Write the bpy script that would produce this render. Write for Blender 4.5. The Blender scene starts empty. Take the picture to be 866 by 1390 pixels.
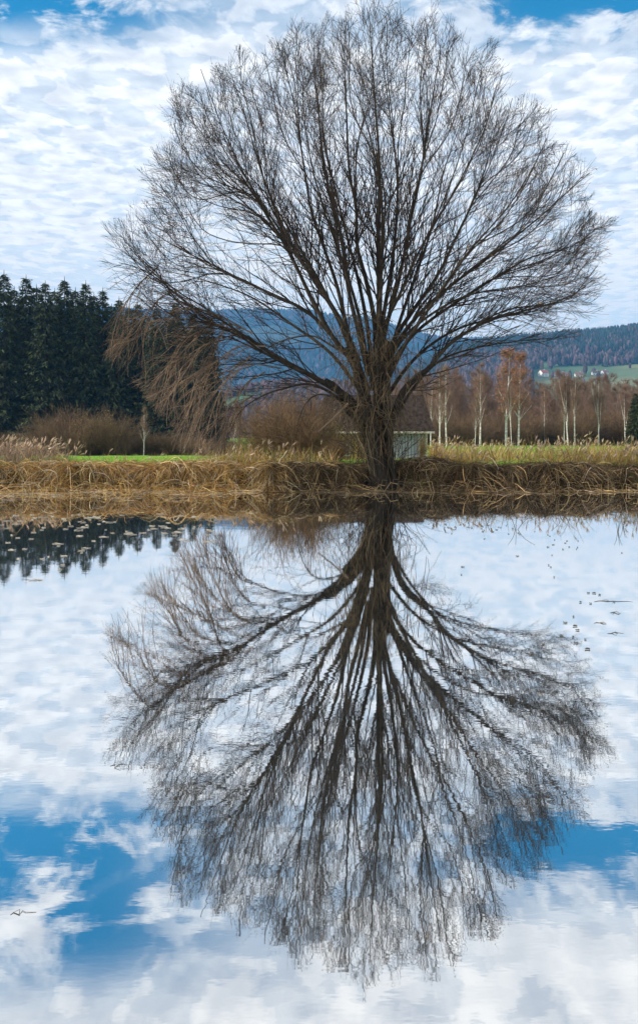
import bpy, math, random
import numpy as np
PI = math.pi
rng = np.random.default_rng(7)
random.seed(7)
S = bpy.context.scene
C = S.collection
R = math.radians

# ------------------------------------------------------------------ measures
F = 1100.0        # focal length in photograph pixels (photo is 866 x 1390)
CX = 433.0        # optical axis
HY = 568.0        # horizon row
H = 2.13          # eye height over the water
DT = 24.6         # distance of the willow


def W(px, py, D):
    """point seen at (px,py) at distance D -> metres"""
    return ((px - CX) / F * D, D, H - (py - HY) / F * D)


# ------------------------------------------------------------------ materials
def new_mat(name):
    m = bpy.data.materials.new(name)
    m.use_nodes = True
    nt = m.node_tree
    b = nt.nodes['Principled BSDF']
    return m, nt, b


def mat(name, c1, c2=None, scale=5.0, rough=0.85, attr=False, bump=0.0, stretch=None, spec=0.3, c3=None, scale2=0.4, trans=0.0):
    m, nt, b = new_mat(name)
    b.inputs['Roughness'].default_value = rough
    b.inputs['Specular IOR Level'].default_value = spec
    N = nt.nodes
    L = nt.links
    tc = N.new('ShaderNodeTexCoord')
    mp = N.new('ShaderNodeMapping')
    L.new(tc.outputs['Object'], mp.inputs['Vector'])
    if stretch:
        mp.inputs['Scale'].default_value = stretch
    nz = N.new('ShaderNodeTexNoise')
    nz.inputs['Scale'].default_value = scale
    nz.inputs['Detail'].default_value = 6
    L.new(mp.outputs[0], nz.inputs['Vector'])
    r = N.new('ShaderNodeValToRGB')
    r.color_ramp.elements[0].position = 0.35
    r.color_ramp.elements[1].position = 0.65
    r.color_ramp.elements[0].color = (*c1, 1)
    r.color_ramp.elements[1].color = (*(c2 or c1), 1)
    L.new(nz.outputs['Fac'], r.inputs[0])
    col = r.outputs[0]
    if c3:
        n2 = N.new('ShaderNodeTexNoise')
        n2.inputs['Scale'].default_value = scale2
        n2.inputs['Detail'].default_value = 4
        L.new(mp.outputs[0], n2.inputs['Vector'])
        r2 = N.new('ShaderNodeValToRGB')
        r2.color_ramp.elements[0].position = 0.45
        r2.color_ramp.elements[1].position = 0.6
        L.new(n2.outputs['Fac'], r2.inputs[0])
        mx = N.new('ShaderNodeMix')
        mx.data_type = 'RGBA'
        L.new(r2.outputs[0], mx.inputs[0])
        L.new(col, mx.inputs[6])
        mx.inputs[7].default_value = (*c3, 1)
        col = mx.outputs[2]
    if attr:
        a = N.new('ShaderNodeAttribute')
        a.attribute_name = 'Col'
        mx = N.new('ShaderNodeMix')
        mx.data_type = 'RGBA'
        mx.blend_type = 'MULTIPLY'
        mx.inputs[0].default_value = 1
        L.new(col, mx.inputs[6])
        L.new(a.outputs['Color'], mx.inputs[7])
        col = mx.outputs[2]
    L.new(col, b.inputs['Base Color'])
    if bump:
        bp = N.new('ShaderNodeBump')
        bp.inputs['Strength'].default_value = bump
        bp.inputs['Distance'].default_value = 0.05
        L.new(nz.outputs['Fac'], bp.inputs['Height'])
        L.new(bp.outputs[0], b.inputs['Normal'])
    if trans:
        t = N.new('ShaderNodeBsdfTranslucent')
        L.new(col, t.inputs['Color'])
        ms = N.new('ShaderNodeMixShader')
        ms.inputs[0].default_value = trans
        L.new(b.outputs[0], ms.inputs[1])
        L.new(t.outputs[0], ms.inputs[2])
        L.new(ms.outputs[0], N['Material Output'].inputs['Surface'])
    return m


M = {}
M['bark'] = mat('willow_bark', (0.009, 0.007, 0.005), (0.028, 0.021, 0.013), 6, bump=0.8, stretch=(3, 3, 0.7))
M['limb'] = mat('willow_limb_bark', (0.012, 0.009, 0.006), (0.045, 0.034, 0.02), 5, bump=0.5)
M['twig'] = mat('willow_twigs', (0.018, 0.013, 0.01), (0.04, 0.028, 0.02), 2)
M['droop'] = mat('hanging_willow_twigs', (0.12, 0.085, 0.06), (0.3, 0.215, 0.14), 1.5, attr=True)
M['shoot'] = mat('trunk_shoots', (0.05, 0.038, 0.022), (0.15, 0.11, 0.06), 3, attr=True)
M['leaf'] = mat('withered_leaves', (0.16, 0.11, 0.04), (0.3, 0.2, 0.08), 8)
M['spruce'] = mat('spruce_needles', (0.016, 0.026, 0.011), (0.05, 0.066, 0.021), 0.9, attr=True)  # paler green tone also stands in for lit highlights on the sprays
M['spruce_trunk'] = mat('spruce_trunk', (0.06, 0.045, 0.035), (0.1, 0.07, 0.05), 4)
M['birch_bark'] = mat('birch_bark', (0.3, 0.27, 0.24), (0.82, 0.79, 0.74), 2.2, stretch=(1, 1, 3))
M['birch_twig'] = mat('birch_twigs', (0.2, 0.12, 0.085), (0.3, 0.19, 0.13), 1)
M['rust'] = mat('rusty_birch_leaves', (0.3, 0.11, 0.04), (0.4, 0.18, 0.07), 1)
M['grey_bark'] = mat('grey_brown_bark', (0.1, 0.08, 0.065), (0.2, 0.165, 0.13), 3)
M['grey_twig'] = mat('grey_brown_twigs', (0.15, 0.09, 0.068), (0.25, 0.155, 0.105), 0.5)
M['shrub'] = mat('shrub_twigs', (0.12, 0.075, 0.045), (0.24, 0.15, 0.08), 2, attr=True)
M['shrubleaf'] = mat('yellow_green_shrub_leaves', (0.2, 0.2, 0.05), (0.4, 0.32, 0.07), 3, trans=0.3)
M['reed'] = mat('dead_reed', (0.75, 0.75, 0.75), (1, 1, 1), 3, attr=True, trans=0.2, rough=0.6)
M['hill'] = mat('hill_pasture', (0.03, 0.08, 0.035), (0.065, 0.125, 0.045), 0.004, c3=(0.16, 0.18, 0.08), scale2=0.003)
M['mount'] = mat('mountain_forest_floor', (0.02, 0.035, 0.03), (0.05, 0.07, 0.05), 0.01)
M['ftree'] = mat('hill_trees', (0.8, 0.8, 0.8), (1, 1, 1), 0.05, attr=True)
M['white'] = mat('white_render', (0.7, 0.69, 0.65), (0.8, 0.79, 0.75), 1)
M['tile'] = mat('red_roof', (0.25, 0.09, 0.06), (0.34, 0.13, 0.08), 1)
M['dkroof'] = mat('brown_farm_roof', (0.12, 0.08, 0.06), (0.2, 0.12, 0.09), 1)
M['glassdark'] = mat('dark_pane', (0.02, 0.025, 0.03), (0.03, 0.035, 0.04), 1, rough=0.15)
M['float'] = mat('floating_leaf', (0.3, 0.27, 0.2), (0.55, 0.5, 0.42), 5, rough=0.45)
M['darkleaf'] = mat('dark_wet_leaf', (0.04, 0.035, 0.02), (0.09, 0.07, 0.03), 5, rough=0.45)


def board_mat(name, c1, c2, width, dark=(0.03, 0.025, 0.02)):
    m, nt, b = new_mat(name)
    N, L = nt.nodes, nt.links
    b.inputs['Roughness'].default_value = 0.85
    tc = N.new('ShaderNodeTexCoord')
    sp = N.new('ShaderNodeSeparateXYZ')
    L.new(tc.outputs['Object'], sp.inputs[0])
    dv = N.new('ShaderNodeMath'); dv.operation = 'DIVIDE'; dv.inputs[1].default_value = width
    L.new(sp.outputs[0], dv.inputs[0])
    fr = N.new('ShaderNodeMath'); fr.operation = 'FRACT'; L.new(dv.outputs[0], fr.inputs[0])
    fl = N.new('ShaderNodeMath'); fl.operation = 'FLOOR'; L.new(dv.outputs[0], fl.inputs[0])
    wn = N.new('ShaderNodeTexWhiteNoise'); wn.noise_dimensions = '1D'; L.new(fl.outputs[0], wn.inputs['W'])
    nz = N.new('ShaderNodeTexNoise'); nz.inputs['Scale'].default_value = 3; nz.inputs['Detail'].default_value = 8
    mp = N.new('ShaderNodeMapping'); mp.inputs['Scale'].default_value = (6, 6, 0.8)
    L.new(tc.outputs['Object'], mp.inputs[0]); L.new(mp.outputs[0], nz.inputs['Vector'])
    ad = N.new('ShaderNodeMath'); ad.operation = 'ADD'; L.new(wn.outputs['Value'], ad.inputs[0]); L.new(nz.outputs['Fac'], ad.inputs[1])
    hf = N.new('ShaderNodeMath'); hf.operation = 'MULTIPLY'; hf.inputs[1].default_value = 0.6; L.new(ad.outputs[0], hf.inputs[0])
    mx = N.new('ShaderNodeMix'); mx.data_type = 'RGBA'; mx.inputs[6].default_value = (*c1, 1); mx.inputs[7].default_value = (*c2, 1)
    L.new(hf.outputs[0], mx.inputs[0])
    gt = N.new('ShaderNodeMath'); gt.operation = 'LESS_THAN'; gt.inputs[1].default_value = 0.16; L.new(fr.outputs[0], gt.inputs[0])
    m2 = N.new('ShaderNodeMix'); m2.data_type = 'RGBA'; L.new(gt.outputs[0], m2.inputs[0]); L.new(mx.outputs[2], m2.inputs[6])
    m2.inputs[7].default_value = (*dark, 1)
    L.new(m2.outputs[2], b.inputs['Base Color'])
    return m


M['boards_grey'] = board_mat('weathered_grey_boards', (0.17, 0.18, 0.24), (0.42, 0.43, 0.53), 0.16)
M['boards_ochre'] = board_mat('ochre_boards', (0.22, 0.12, 0.04), (0.45, 0.28, 0.1), 0.16)
M['roofing'] = mat('old_roofing', (0.025, 0.02, 0.018), (0.06, 0.045, 0.04), 6, bump=0.4, rough=1.0, spec=0.05)
M['palewood'] = mat('pale_bare_wood', (0.35, 0.31, 0.26), (0.6, 0.55, 0.48), 8)


# ------------------------------------------------------------------ mesh helpers
def tag(o, label=None, cat=None, group=None, kind=None):
    if label: o['label'] = label
    if cat: o['category'] = cat
    if group: o['group'] = group
    if kind: o['kind'] = kind
    return o


def empty(name, loc, rz=0):
    o = bpy.data.objects.new(name, None)
    C.objects.link(o)
    o.location = loc
    o.rotation_euler = (0, 0, rz)
    o.empty_display_size = 0.2
    return o


def mesh_np(name, V, Fc, material, parent=None, smooth=True, col=None, k=None):
    """V (n,3), Fc (m,k) int array, or list of arrays with differing k"""
    me = bpy.data.meshes.new(name)
    if not isinstance(Fc, list):
        Fc = [Fc]
    Fc = [f for f in Fc if len(f)]
    V = np.asarray(V, dtype=np.float32)
    me.vertices.add(len(V))
    me.vertices.foreach_set('co', V.ravel())
    loops = np.concatenate([f.ravel() for f in Fc]).astype(np.int32)
    sizes = np.concatenate([np.full(len(f), f.shape[1], dtype=np.int32) for f in Fc])
    starts = np.concatenate([[0], np.cumsum(sizes)[:-1]]).astype(np.int32)
    me.loops.add(len(loops))
    me.loops.foreach_set('vertex_index', loops)
    me.polygons.add(len(sizes))
    me.polygons.foreach_set('loop_start', starts)
    me.polygons.foreach_set('use_smooth', np.full(len(sizes), smooth, dtype=bool))
    if col is not None:
        ca = me.color_attributes.new('Col', 'FLOAT_COLOR', 'POINT')
        c4 = np.ones((len(V), 4), dtype=np.float32)
        c4[:, :3] = col
        ca.data.foreach_set('color', c4.ravel())
    me.update(calc_edges=True)
    me.materials.append(material)
    o = bpy.data.objects.new(name, me)
    C.objects.link(o)
    if parent is not None:
        o.parent = parent
    return o


class MB:
    """collects pieces of ONE mesh"""
    def __init__(s):
        s.V = []; s.F = {}; s.n = 0; s.Cc = []

    def add(s, V, Fc, col=None):
        V = np.asarray(V, dtype=float).reshape(-1, 3)
        Fc = np.asarray(Fc, dtype=np.int64)
        s.V.append(V)
        s.F.setdefault(Fc.shape[1], []).append(Fc + s.n)
        s.n += len(V)
        if col is None:
            col = np.ones((len(V), 3))
        col = np.asarray(col, dtype=float)
        if col.ndim == 1:
            col = np.tile(col, (len(V), 1))
        s.Cc.append(col)

    def box(s, c, d, rz=0, col=None):
        x, y, z = [v / 2 for v in d]
        p = np.array([[i, j, k] for i in (-x, x) for j in (-y, y) for k in (-z, z)])
        if rz:
            cc, ss = math.cos(rz), math.sin(rz)
            p[:, :2] = np.stack([p[:, 0] * cc - p[:, 1] * ss, p[:, 0] * ss + p[:, 1] * cc], 1)
        p += np.array(c)
        f = [[0, 1, 3, 2], [4, 6, 7, 5], [0, 4, 5, 1], [2, 3, 7, 6], [0, 2, 6, 4], [1, 5, 7, 3]]
        s.add(p, f, col)

    def tubes(s, P, Rd, sides=4, col=None, cap=False):
        """P (N,K,3) Rd (N,K)"""
        N, K, _ = P.shape
        if N == 0:
            return
        T = np.gradient(P, axis=1)
        T /= np.linalg.norm(T, axis=2, keepdims=True) + 1e-9
        T0 = T.mean(axis=1, keepdims=True)
        T0 /= np.linalg.norm(T0, axis=2, keepdims=True) + 1e-9
        a = np.where(np.abs(T0[..., 2:3]) < 0.8, np.array([0, 0, 1.0]), np.array([1.0, 0, 0]))
        U = np.cross(T, np.broadcast_to(a, T.shape))
        U /= np.linalg.norm(U, axis=2, keepdims=True) + 1e-9
        Wv = np.cross(T, U)
        ang = np.arange(sides) * 2 * PI / sides
        V = P[:, :, None, :] + Rd[:, :, None, None] * (np.cos(ang)[None, None, :, None] * U[:, :, None, :] + np.sin(ang)[None, None, :, None] * Wv[:, :, None, :])
        V = V.reshape(-1, 3)
        i = np.arange(N)[:, None, None] * K * sides
        k = np.arange(K - 1)[None, :, None] * sides
        j = np.arange(sides)[None, None, :]
        j2 = (j + 1) % sides
        q = np.stack([i + k + j, i + k + j2, i + k + sides + j2, i + k + sides + j], -1).reshape(-1, 4)
        cc = None
        if col is not None:
            cc = np.repeat(col, K * sides, axis=0)
        s.add(V, q, cc)

    def blades(s, P, Wd, col=None, side=None):
        """flat ribbons: P (N,K,3) Wd (N,K)"""
        N, K, _ = P.shape
        T = np.gradient(P, axis=1)
        if side is None:
            th = rng.uniform(0, PI, N)
            side = np.stack([np.cos(th), np.sin(th), rng.normal(0, 0.4, N)], 1)
        U = np.cross(T, side[:, None, :])
        U /= np.linalg.norm(U, axis=2, keepdims=True) + 1e-9
        V = np.stack([P - U * Wd[..., None] / 2, P + U * Wd[..., None] / 2], 2).reshape(-1, 3)
        i = np.arange(N)[:, None] * K * 2
        k = np.arange(K - 1)[None, :] * 2
        q = np.stack([i + k, i + k + 1, i + k + 3, i + k + 2], -1).reshape(-1, 4)
        cc = np.repeat(col, K * 2, axis=0) if col is not None else None
        s.add(V, q, cc)

    def build(s, name, material, parent=None, smooth=True):
        V = np.concatenate(s.V)
        Fc = [np.concatenate(f) for f in s.F.values()]
        return mesh_np(name, V, Fc, material, parent, smooth, np.concatenate(s.Cc))


def unit(v):
    return v / (np.linalg.norm(v, axis=-1, keepdims=True) + 1e-9)


def resample(P, K):
    """Catmull-Rom style smooth resample of a polyline (n,3) to K points"""
    P = np.asarray(P, float)
    n = len(P)
    d = np.concatenate([[0], np.cumsum(np.linalg.norm(np.diff(P, axis=0), axis=1))])
    t = np.linspace(0, d[-1], K)
    out = np.zeros((K, P.shape[1]))
    m = np.gradient(P, d, axis=0)
    idx = np.clip(np.searchsorted(d, t, side='right') - 1, 0, n - 2)
    h = (d[idx + 1] - d[idx])[:, None]
    u = ((t - d[idx]))[:, None] / h
    return ((2 * u**3 - 3 * u**2 + 1) * P[idx] + (u**3 - 2 * u**2 + u) * h * m[idx] + (-2 * u**3 + 3 * u**2) * P[idx + 1] + (u**3 - u**2) * h * m[idx + 1])


def grow(PP, RR, n, tr, Lf, ang, K, up=0.0, wig=0.1, out=None, outk=0.0, rf=0.6, rmin=0.004, env=None, tip=0.35, rmax=9, prob=None, tpow=1.0):
    """vectorised: grow children on parents PP (N,Kp,3) radii RR; n children per parent (array)"""
    N, Kp, _ = PP.shape
    par = np.repeat(np.arange(N), n)
    m = len(par)
    t = tr[0] + (tr[1] - tr[0]) * rng.uniform(0, 1, m) ** tpow
    f = t * (Kp - 1)
    i0 = np.clip(f.astype(int), 0, Kp - 2)
    u = (f - i0)[:, None]
    p0 = PP[par, i0] * (1 - u) + PP[par, i0 + 1] * u
    d0 = unit(PP[par, i0 + 1] - PP[par, i0])
    r0 = RR[par, i0] * (1 - u[:, 0]) + RR[par, i0 + 1] * u[:, 0]
    plen = np.linalg.norm(np.diff(PP, axis=1), axis=2).sum(1)[par]
    L = Lf(t, plen, m)
    a = rng.uniform(ang[0], ang[1], m)[:, None]
    rv = unit(rng.normal(size=(m, 3)))
    pr = unit(rv - (rv * d0).sum(1, keepdims=True) * d0)
    d = unit(np.cos(a) * d0 + np.sin(a) * pr)
    if env is not None:
        dd = unit(d + np.array([0, 0, up * 1.5]) * 1.0)
        fac = np.ones(m)
        for fr in (1.0, 0.85, 0.7, 0.55, 0.4, 0.25, 0.12):
            e = env(p0 + dd * L[:, None] * fr)
            bad = e > 1.0
            fac = np.where(bad, fr * 0.98, fac)
        e0 = env(p0)
        ok = e0 < 1.04
        if prob is not None:
            thin = np.interp(CX + p0[:, 0] / np.maximum(p0[:, 1], 1) * F, [150, 260], [.5, 1])
            ok &= rng.uniform(0, 1, m) < prob(e0) * thin
        L = L * fac
        keep = ok & (L > 0.06)
        par, t, p0, d, r0, L = par[keep], t[keep], p0[keep], d[keep], r0[keep], L[keep]
        m = len(par)
    P = np.zeros((m, K, 3))
    P[:, 0] = p0
    st = L / (K - 1)
    for k in range(1, K):
        d = d + rng.normal(0, wig, (m, 3))
        d[:, 2] += up * st * 1.0
        if out is not None:
            d += outk * st[:, None] * unit(P[:, k - 1] - out)
        d = unit(d)
        P[:, k] = P[:, k - 1] + d * st[:, None]
    rb = np.minimum(np.clip(r0 * rf, rmin, rmax), rmin + L * 0.012)
    Rd = rb[:, None] * np.linspace(1, tip, K)[None, :]
    return P, Rd


# ------------------------------------------------------------------ terrain
LY = ([20, 24, 32, 60, 100, 180, 400, 1500, 7000], [633, 632.6, 629, 622, 618.5, 612, 600, 585, 575])
RY = ([20, 24, 32, 60, 130, 180, 400, 1500, 7000], [634, 633.5, 627, 616, 605, 601, 592, 582, 575])


def lerp(a, b, t):
    return a + (b - a) * t


def sstep(a, b, x):
    t = np.clip((x - a) / (b - a), 0, 1)
    return t * t * (3 - 2 * t)


def land(x, y):
    x = np.asarray(x, float); y = np.asarray(y, float)
    D = np.maximum(y, 20)
    lD = np.log(D)
    yl = np.interp(lD, np.log(LY[0]), LY[1])
    yr = np.interp(lD, np.log(RY[0]), RY[1])
    w = sstep(-0.02, 0.14, x / D)
    sy = yl * (1 - w) + yr * w
    z = H - (sy - HY) / F * D
    z = z + 0.06 * np.sin(x * 0.9 + 1.3) * np.sin(y * 0.5) * sstep(24, 40, y) + 0.03 * np.sin(x * 2.3) * np.sin(y * 1.7) + (.045 * np.sin(x * 1.7 + 2) + .03 * np.sin(x * 4.1) - .03) * np.exp(-np.abs(y - 24.6) / 1.2)
    # mound of roots and old straw at the willow
    mx = (560 - CX) / F * 25
    z = z + 0.22 * np.exp(-((x - mx - 0.4)**2 / 0.9 + (y - 25.2)**2 / 0.8))
    return z


def shore(x):
    x = np.asarray(x, float)
    tx = (515 - CX) / F * DT
    return 24.0 + 0.2 * np.sin(x * 0.8) + 0.13 * np.sin(x * 2.1 + 1) + .1 * np.sin(x * 5.3) + .05 * np.sin(x * 11.7) + 0.75 * np.exp(-(x - tx)**2 / .45)


def gz(x, y):
    """ground height with pond basin"""
    x = np.asarray(x, float); y = np.asarray(y, float)
    s = shore(x)
    zl = land(x, y)
    a = sstep(-0.12, 0.32, y - s)
    near = 1 - sstep(-4.5, -2.5, y)
    side = sstep(115, 122, np.abs(x))
    zb = -1.1
    k = np.maximum(np.maximum(a, near), side)
    far = np.where(y < 10, 0.5, zl)
    return zb + (far - zb) * k


ys = np.concatenate([np.linspace(-400, -12, 12), np.linspace(-8, -2, 12), np.linspace(0, 22.5, 10), np.arange(23.3, 26.5, 0.09), 26.5 * 1.035 ** np.arange(0, 165)])
half = np.concatenate([np.arange(0, 14, 0.22), 14 * 1.06 ** np.arange(0, 108)])
xs = np.concatenate([-half[:0:-1], half])
X, Y = np.meshgrid(xs, ys)
Z = gz(X, Y)
Z += (np.random.default_rng(3).normal(0, 0.03, Z.shape)) * (Y > 24) * (Y < 80)
nx, ny = len(xs), len(ys)
idx = np.arange(nx * ny).reshape(ny, nx)
q = np.stack([idx[:-1, :-1], idx[:-1, 1:], idx[1:, 1:], idx[1:, :-1]], -1).reshape(-1, 4)


def ground_mat():
    m, nt, b = new_mat('meadow_and_bank')
    N, L = nt.nodes, nt.links
    b.inputs['Roughness'].default_value = 0.95
    b.inputs['Specular IOR Level'].default_value = 0.1
    ge = N.new('ShaderNodeNewGeometry')
    sp = N.new('ShaderNodeSeparateXYZ'); L.new(ge.outputs['Position'], sp.inputs[0])
    n1 = N.new('ShaderNodeTexNoise'); n1.inputs['Scale'].default_value = 0.12; n1.inputs['Detail'].default_value = 5
    n2 = N.new('ShaderNodeTexNoise'); n2.inputs['Scale'].default_value = 2.5; n2.inputs['Detail'].default_value = 8
    L.new(ge.outputs['Position'], n1.inputs['Vector']); L.new(ge.outputs['Position'], n2.inputs['Vector'])
    g = N.new('ShaderNodeValToRGB')
    e = g.color_ramp.elements
    e[0].position = 0.3; e[0].color = (0.10, 0.23, 0.02, 1)
    e[1].position = 0.7; e[1].color = (0.19, 0.35, 0.03, 1)
    L.new(n1.outputs['Fac'], g.inputs[0])
    s = N.new('ShaderNodeValToRGB')
    s.color_ramp.elements[0].position = 0.3; s.color_ramp.elements[0].color = (0.02, 0.014, 0.008, 1)
    s.color_ramp.elements[1].position = 0.7; s.color_ramp.elements[1].color = (0.11, 0.075, 0.035, 1)
    L.new(n2.outputs['Fac'], s.inputs[0])
    # brown bank near the water, darkened as painted shade between straws; grass beyond
    ad = N.new('ShaderNodeMath'); ad.operation = 'MULTIPLY_ADD'; ad.inputs[1].default_value = 4; L.new(n2.outputs['Fac'], ad.inputs[0]); L.new(sp.outputs[1], ad.inputs[2])
    mr = N.new('ShaderNodeMapRange'); mr.inputs[1].default_value = 26.6; mr.inputs[2].default_value = 29.5
    L.new(ad.outputs[0], mr.inputs[0])
    mx = N.new('ShaderNodeMix'); mx.data_type = 'RGBA'
    L.new(mr.outputs[0], mx.inputs[0]); L.new(s.outputs[0], mx.inputs[6]); L.new(g.outputs[0], mx.inputs[7])
    # rough brown woodland floor beyond the meadow
    n3 = N.new('ShaderNodeMath'); n3.operation = 'MULTIPLY_ADD'; n3.inputs[1].default_value = 30; L.new(n1.outputs['Fac'], n3.inputs[0]); L.new(sp.outputs[1], n3.inputs[2])
    mr2 = N.new('ShaderNodeMapRange'); mr2.inputs[1].default_value = 120; mr2.inputs[2].default_value = 124; L.new(n3.outputs[0], mr2.inputs[0])
    # only on the left of the plain
    dv = N.new('ShaderNodeMath'); dv.operation = 'DIVIDE'; L.new(sp.outputs[0], dv.inputs[0]); L.new(sp.outputs[1], dv.inputs[1])
    lt = N.new('ShaderNodeMath'); lt.operation = 'LESS_THAN'; lt.inputs[1].default_value = -0.125; L.new(dv.outputs[0], lt.inputs[0])
    ml = N.new('ShaderNodeMath'); ml.operation = 'MULTIPLY'; L.new(lt.outputs[0], ml.inputs[0]); L.new(mr2.outputs[0], ml.inputs[1])
    m3 = N.new('ShaderNodeMix'); m3.data_type = 'RGBA'; L.new(ml.outputs[0], m3.inputs[0]); L.new(mx.outputs[2], m3.inputs[6])
    m3.inputs[7].default_value = (0.06, 0.045, 0.025, 1)
    L.new(m3.outputs[2], b.inputs['Base Color'])
    return m


gr = mesh_np('ground', np.stack([X, Y, Z], -1).reshape(-1, 3), q, ground_mat())
tag(gr, kind='structure')


# ------------------------------------------------------------------ water
def water_mat():
    m, nt, b = new_mat('pond_water')
    N, L = nt.nodes, nt.links
    b.inputs['Base Color'].default_value = (0.012, 0.016, 0.01, 1)
    b.inputs['Roughness'].default_value = 0.3
    gl = N.new('ShaderNodeBsdfGlossy')
    gl.inputs['Color'].default_value = (0.97, 0.97, 0.96, 1)
    gl.inputs['Roughness'].default_value = 0.012
    ge = N.new('ShaderNodeNewGeometry')
    mp = N.new('ShaderNodeMapping'); mp.inputs['Scale'].default_value = (0.9, 1.6, 1)
    L.new(ge.outputs['Position'], mp.inputs[0])
    n1 = N.new('ShaderNodeTexNoise'); n1.inputs['Scale'].default_value = 2.2; n1.inputs['Detail'].default_value = 3
    L.new(mp.outputs[0], n1.inputs['Vector'])
    mp2 = N.new('ShaderNodeMapping'); mp2.inputs['Scale'].default_value = (5, 12, 1)
    L.new(ge.outputs['Position'], mp2.inputs[0])
    n2 = N.new('ShaderNodeTexNoise'); n2.inputs['Scale'].default_value = 1.6; n2.inputs['Detail'].default_value = 2
    L.new(mp2.outputs[0], n2.inputs['Vector'])
    n3 = N.new('ShaderNodeTexNoise'); n3.inputs['Scale'].default_value = 0.25; n3.inputs['Detail'].default_value = 2
    L.new(ge.outputs['Position'], n3.inputs['Vector'])
    mr = N.new('ShaderNodeMapRange'); mr.inputs[1].default_value = 0.35; mr.inputs[2].default_value = 0.65; mr.inputs[3].default_value = 0.25; mr.inputs[4].default_value = 1
    L.new(n3.outputs['Fac'], mr.inputs[0])
    b1 = N.new('ShaderNodeBump'); b1.inputs['Distance'].default_value = WAVE1; L.new(n1.outputs['Fac'], b1.inputs['Height'])
    L.new(mr.outputs[0], b1.inputs['Strength'])
    b2 = N.new('ShaderNodeBump'); b2.inputs['Distance'].default_value = WAVE2; L.new(n2.outputs['Fac'], b2.inputs['Height'])
    L.new(b1.outputs[0], b2.inputs['Normal']); L.new(mr.outputs[0], b2.inputs['Strength'])
    L.new(b2.outputs[0], gl.inputs['Normal'])
    lw = N.new('ShaderNodeLayerWeight'); lw.inputs[0].default_value = 0.5
    m1 = N.new('ShaderNodeMapRange'); m1.inputs[1].default_value = 0.3; m1.inputs[2].default_value = 0.95; m1.inputs[3].default_value = 0.74; m1.inputs[4].default_value = 0.97
    L.new(lw.outputs['Facing'], m1.inputs[0])
    ms = N.new('ShaderNodeMixShader')
    L.new(m1.outputs[0], ms.inputs[0]); L.new(b.outputs[0], ms.inputs[1]); L.new(gl.outputs[0], ms.inputs[2])
    L.new(ms.outputs[0], N['Material Output'].inputs['Surface'])
    return m


WAVE1, WAVE2 = 0.0005, 0.0002
wt = mesh_np('pond_water', [[-121, -4.0, 0], [121, -4.0, 0], [121, 24.6, 0], [-121, 24.6, 0]], np.array([[0, 1, 2, 3]]), water_mat())
tag(wt, kind='structure')

# ------------------------------------------------------------------ hills
def hill(name, tab, D0, D1, nD, pxs, material, prof=1.0, rough=4.0, fall=1.25):
    px = np.arange(*pxs)
    ry = np.interp(px, tab[0], tab[1])
    u = (px - CX) / F
    Ds = np.concatenate([np.linspace(D0, D1, nD), np.linspace(D1 * 1.02, D1 * fall, 6)])
    U, DD = np.meshgrid(u, Ds)
    RZ = np.broadcast_to((HY - ry) / F * D1 + H, U.shape)
    base = land(U * D0, D0 + 0 * U) - 8
    s = np.clip((DD - D0) / (D1 - D0), 0, 1) ** prof
    s = s * s * (3 - 2 * s) * 0.5 + s * 0.5
    s = np.where(DD > D1, 1 - 0.5 * (DD - D1) / (D1 * (fall - 1)), s)
    Z = base + (RZ - base) * s
    r = np.random.default_rng(int(D1))
    ph = r.uniform(0, 6, 8)
    n = sum(np.sin(U * DD / (60 + 45 * i) + DD / (90 + 30 * i) + ph[i]) * (0.5 + 0.4 * i) for i in range(6)) * rough
    Z = Z + n * np.clip(s * (1 - s) * 4, 0, 1)
    V = np.stack([U * DD, DD, Z], -1)
    a, b = U.shape
    idx = np.arange(a * b).reshape(a, b)
    q = np.stack([idx[:-1, :-1], idx[:-1, 1:], idx[1:, 1:], idx[1:, :-1]], -1).reshape(-1, 4)
    o = mesh_np(name, V.reshape(-1, 3), q, material)
    tag(o, kind='structure')
    return px, Ds, Z


RT = ([300, 400, 480, 540, 600, 640, 690, 760, 820, 866, 1000, 1300, 2000], [575, 572, 553, 516, 484, 472, 464, 459, 455, 449, 436, 446, 520])
CT = ([-200, 150, 280, 330, 380, 420, 470, 520, 600, 700, 900], [560, 556, 550, 534, 526, 523, 528, 540, 545, 556, 572])
MT = ([-900, -200, 0, 150, 285, 340, 400, 440, 475, 490, 499, 509, 522, 538, 561, 600, 640, 700, 760, 900, 1300, 2000],
      [470, 428, 424, 424, 427, 425, 423, 429, 436, 435, 434, 444, 440, 449, 456, 465, 468, 472, 478, 488, 500, 540])
hillR = hill('hill', RT, 950, 2200, 60, (300, 2000, 6), M['hill'], 1.0, 3.0)
hillC = hill('low_hill', CT, 620, 1100, 30, (-250, 900, 8), M['hill'], 1.0, 2.0)
hillM = hill('mountain', MT, 2700, 4600, 60, (-900, 2000, 5), M['mount'], 0.9, 14.0)


def sampler(hl):
    px, Ds, Z = hl

    def f(p, D):
        i = np.clip((p - px[0]) / (px[1] - px[0]), 0, len(px) - 1.001)
        j = np.interp(D, Ds, np.arange(len(Ds)))
        i0, j0 = i.astype(int), np.minimum(j.astype(int), len(Ds) - 2)
        u, v = i - i0, j - j0
        return (Z[j0, i0] * (1 - u) * (1 - v) + Z[j0, i0 + 1] * u * (1 - v) + Z[j0 + 1, i0] * (1 - u) * v + Z[j0 + 1, i0 + 1] * u * v)
    return f


sR, sC, sM = sampler(hillR), sampler(hillC), sampler(hillM)


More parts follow.
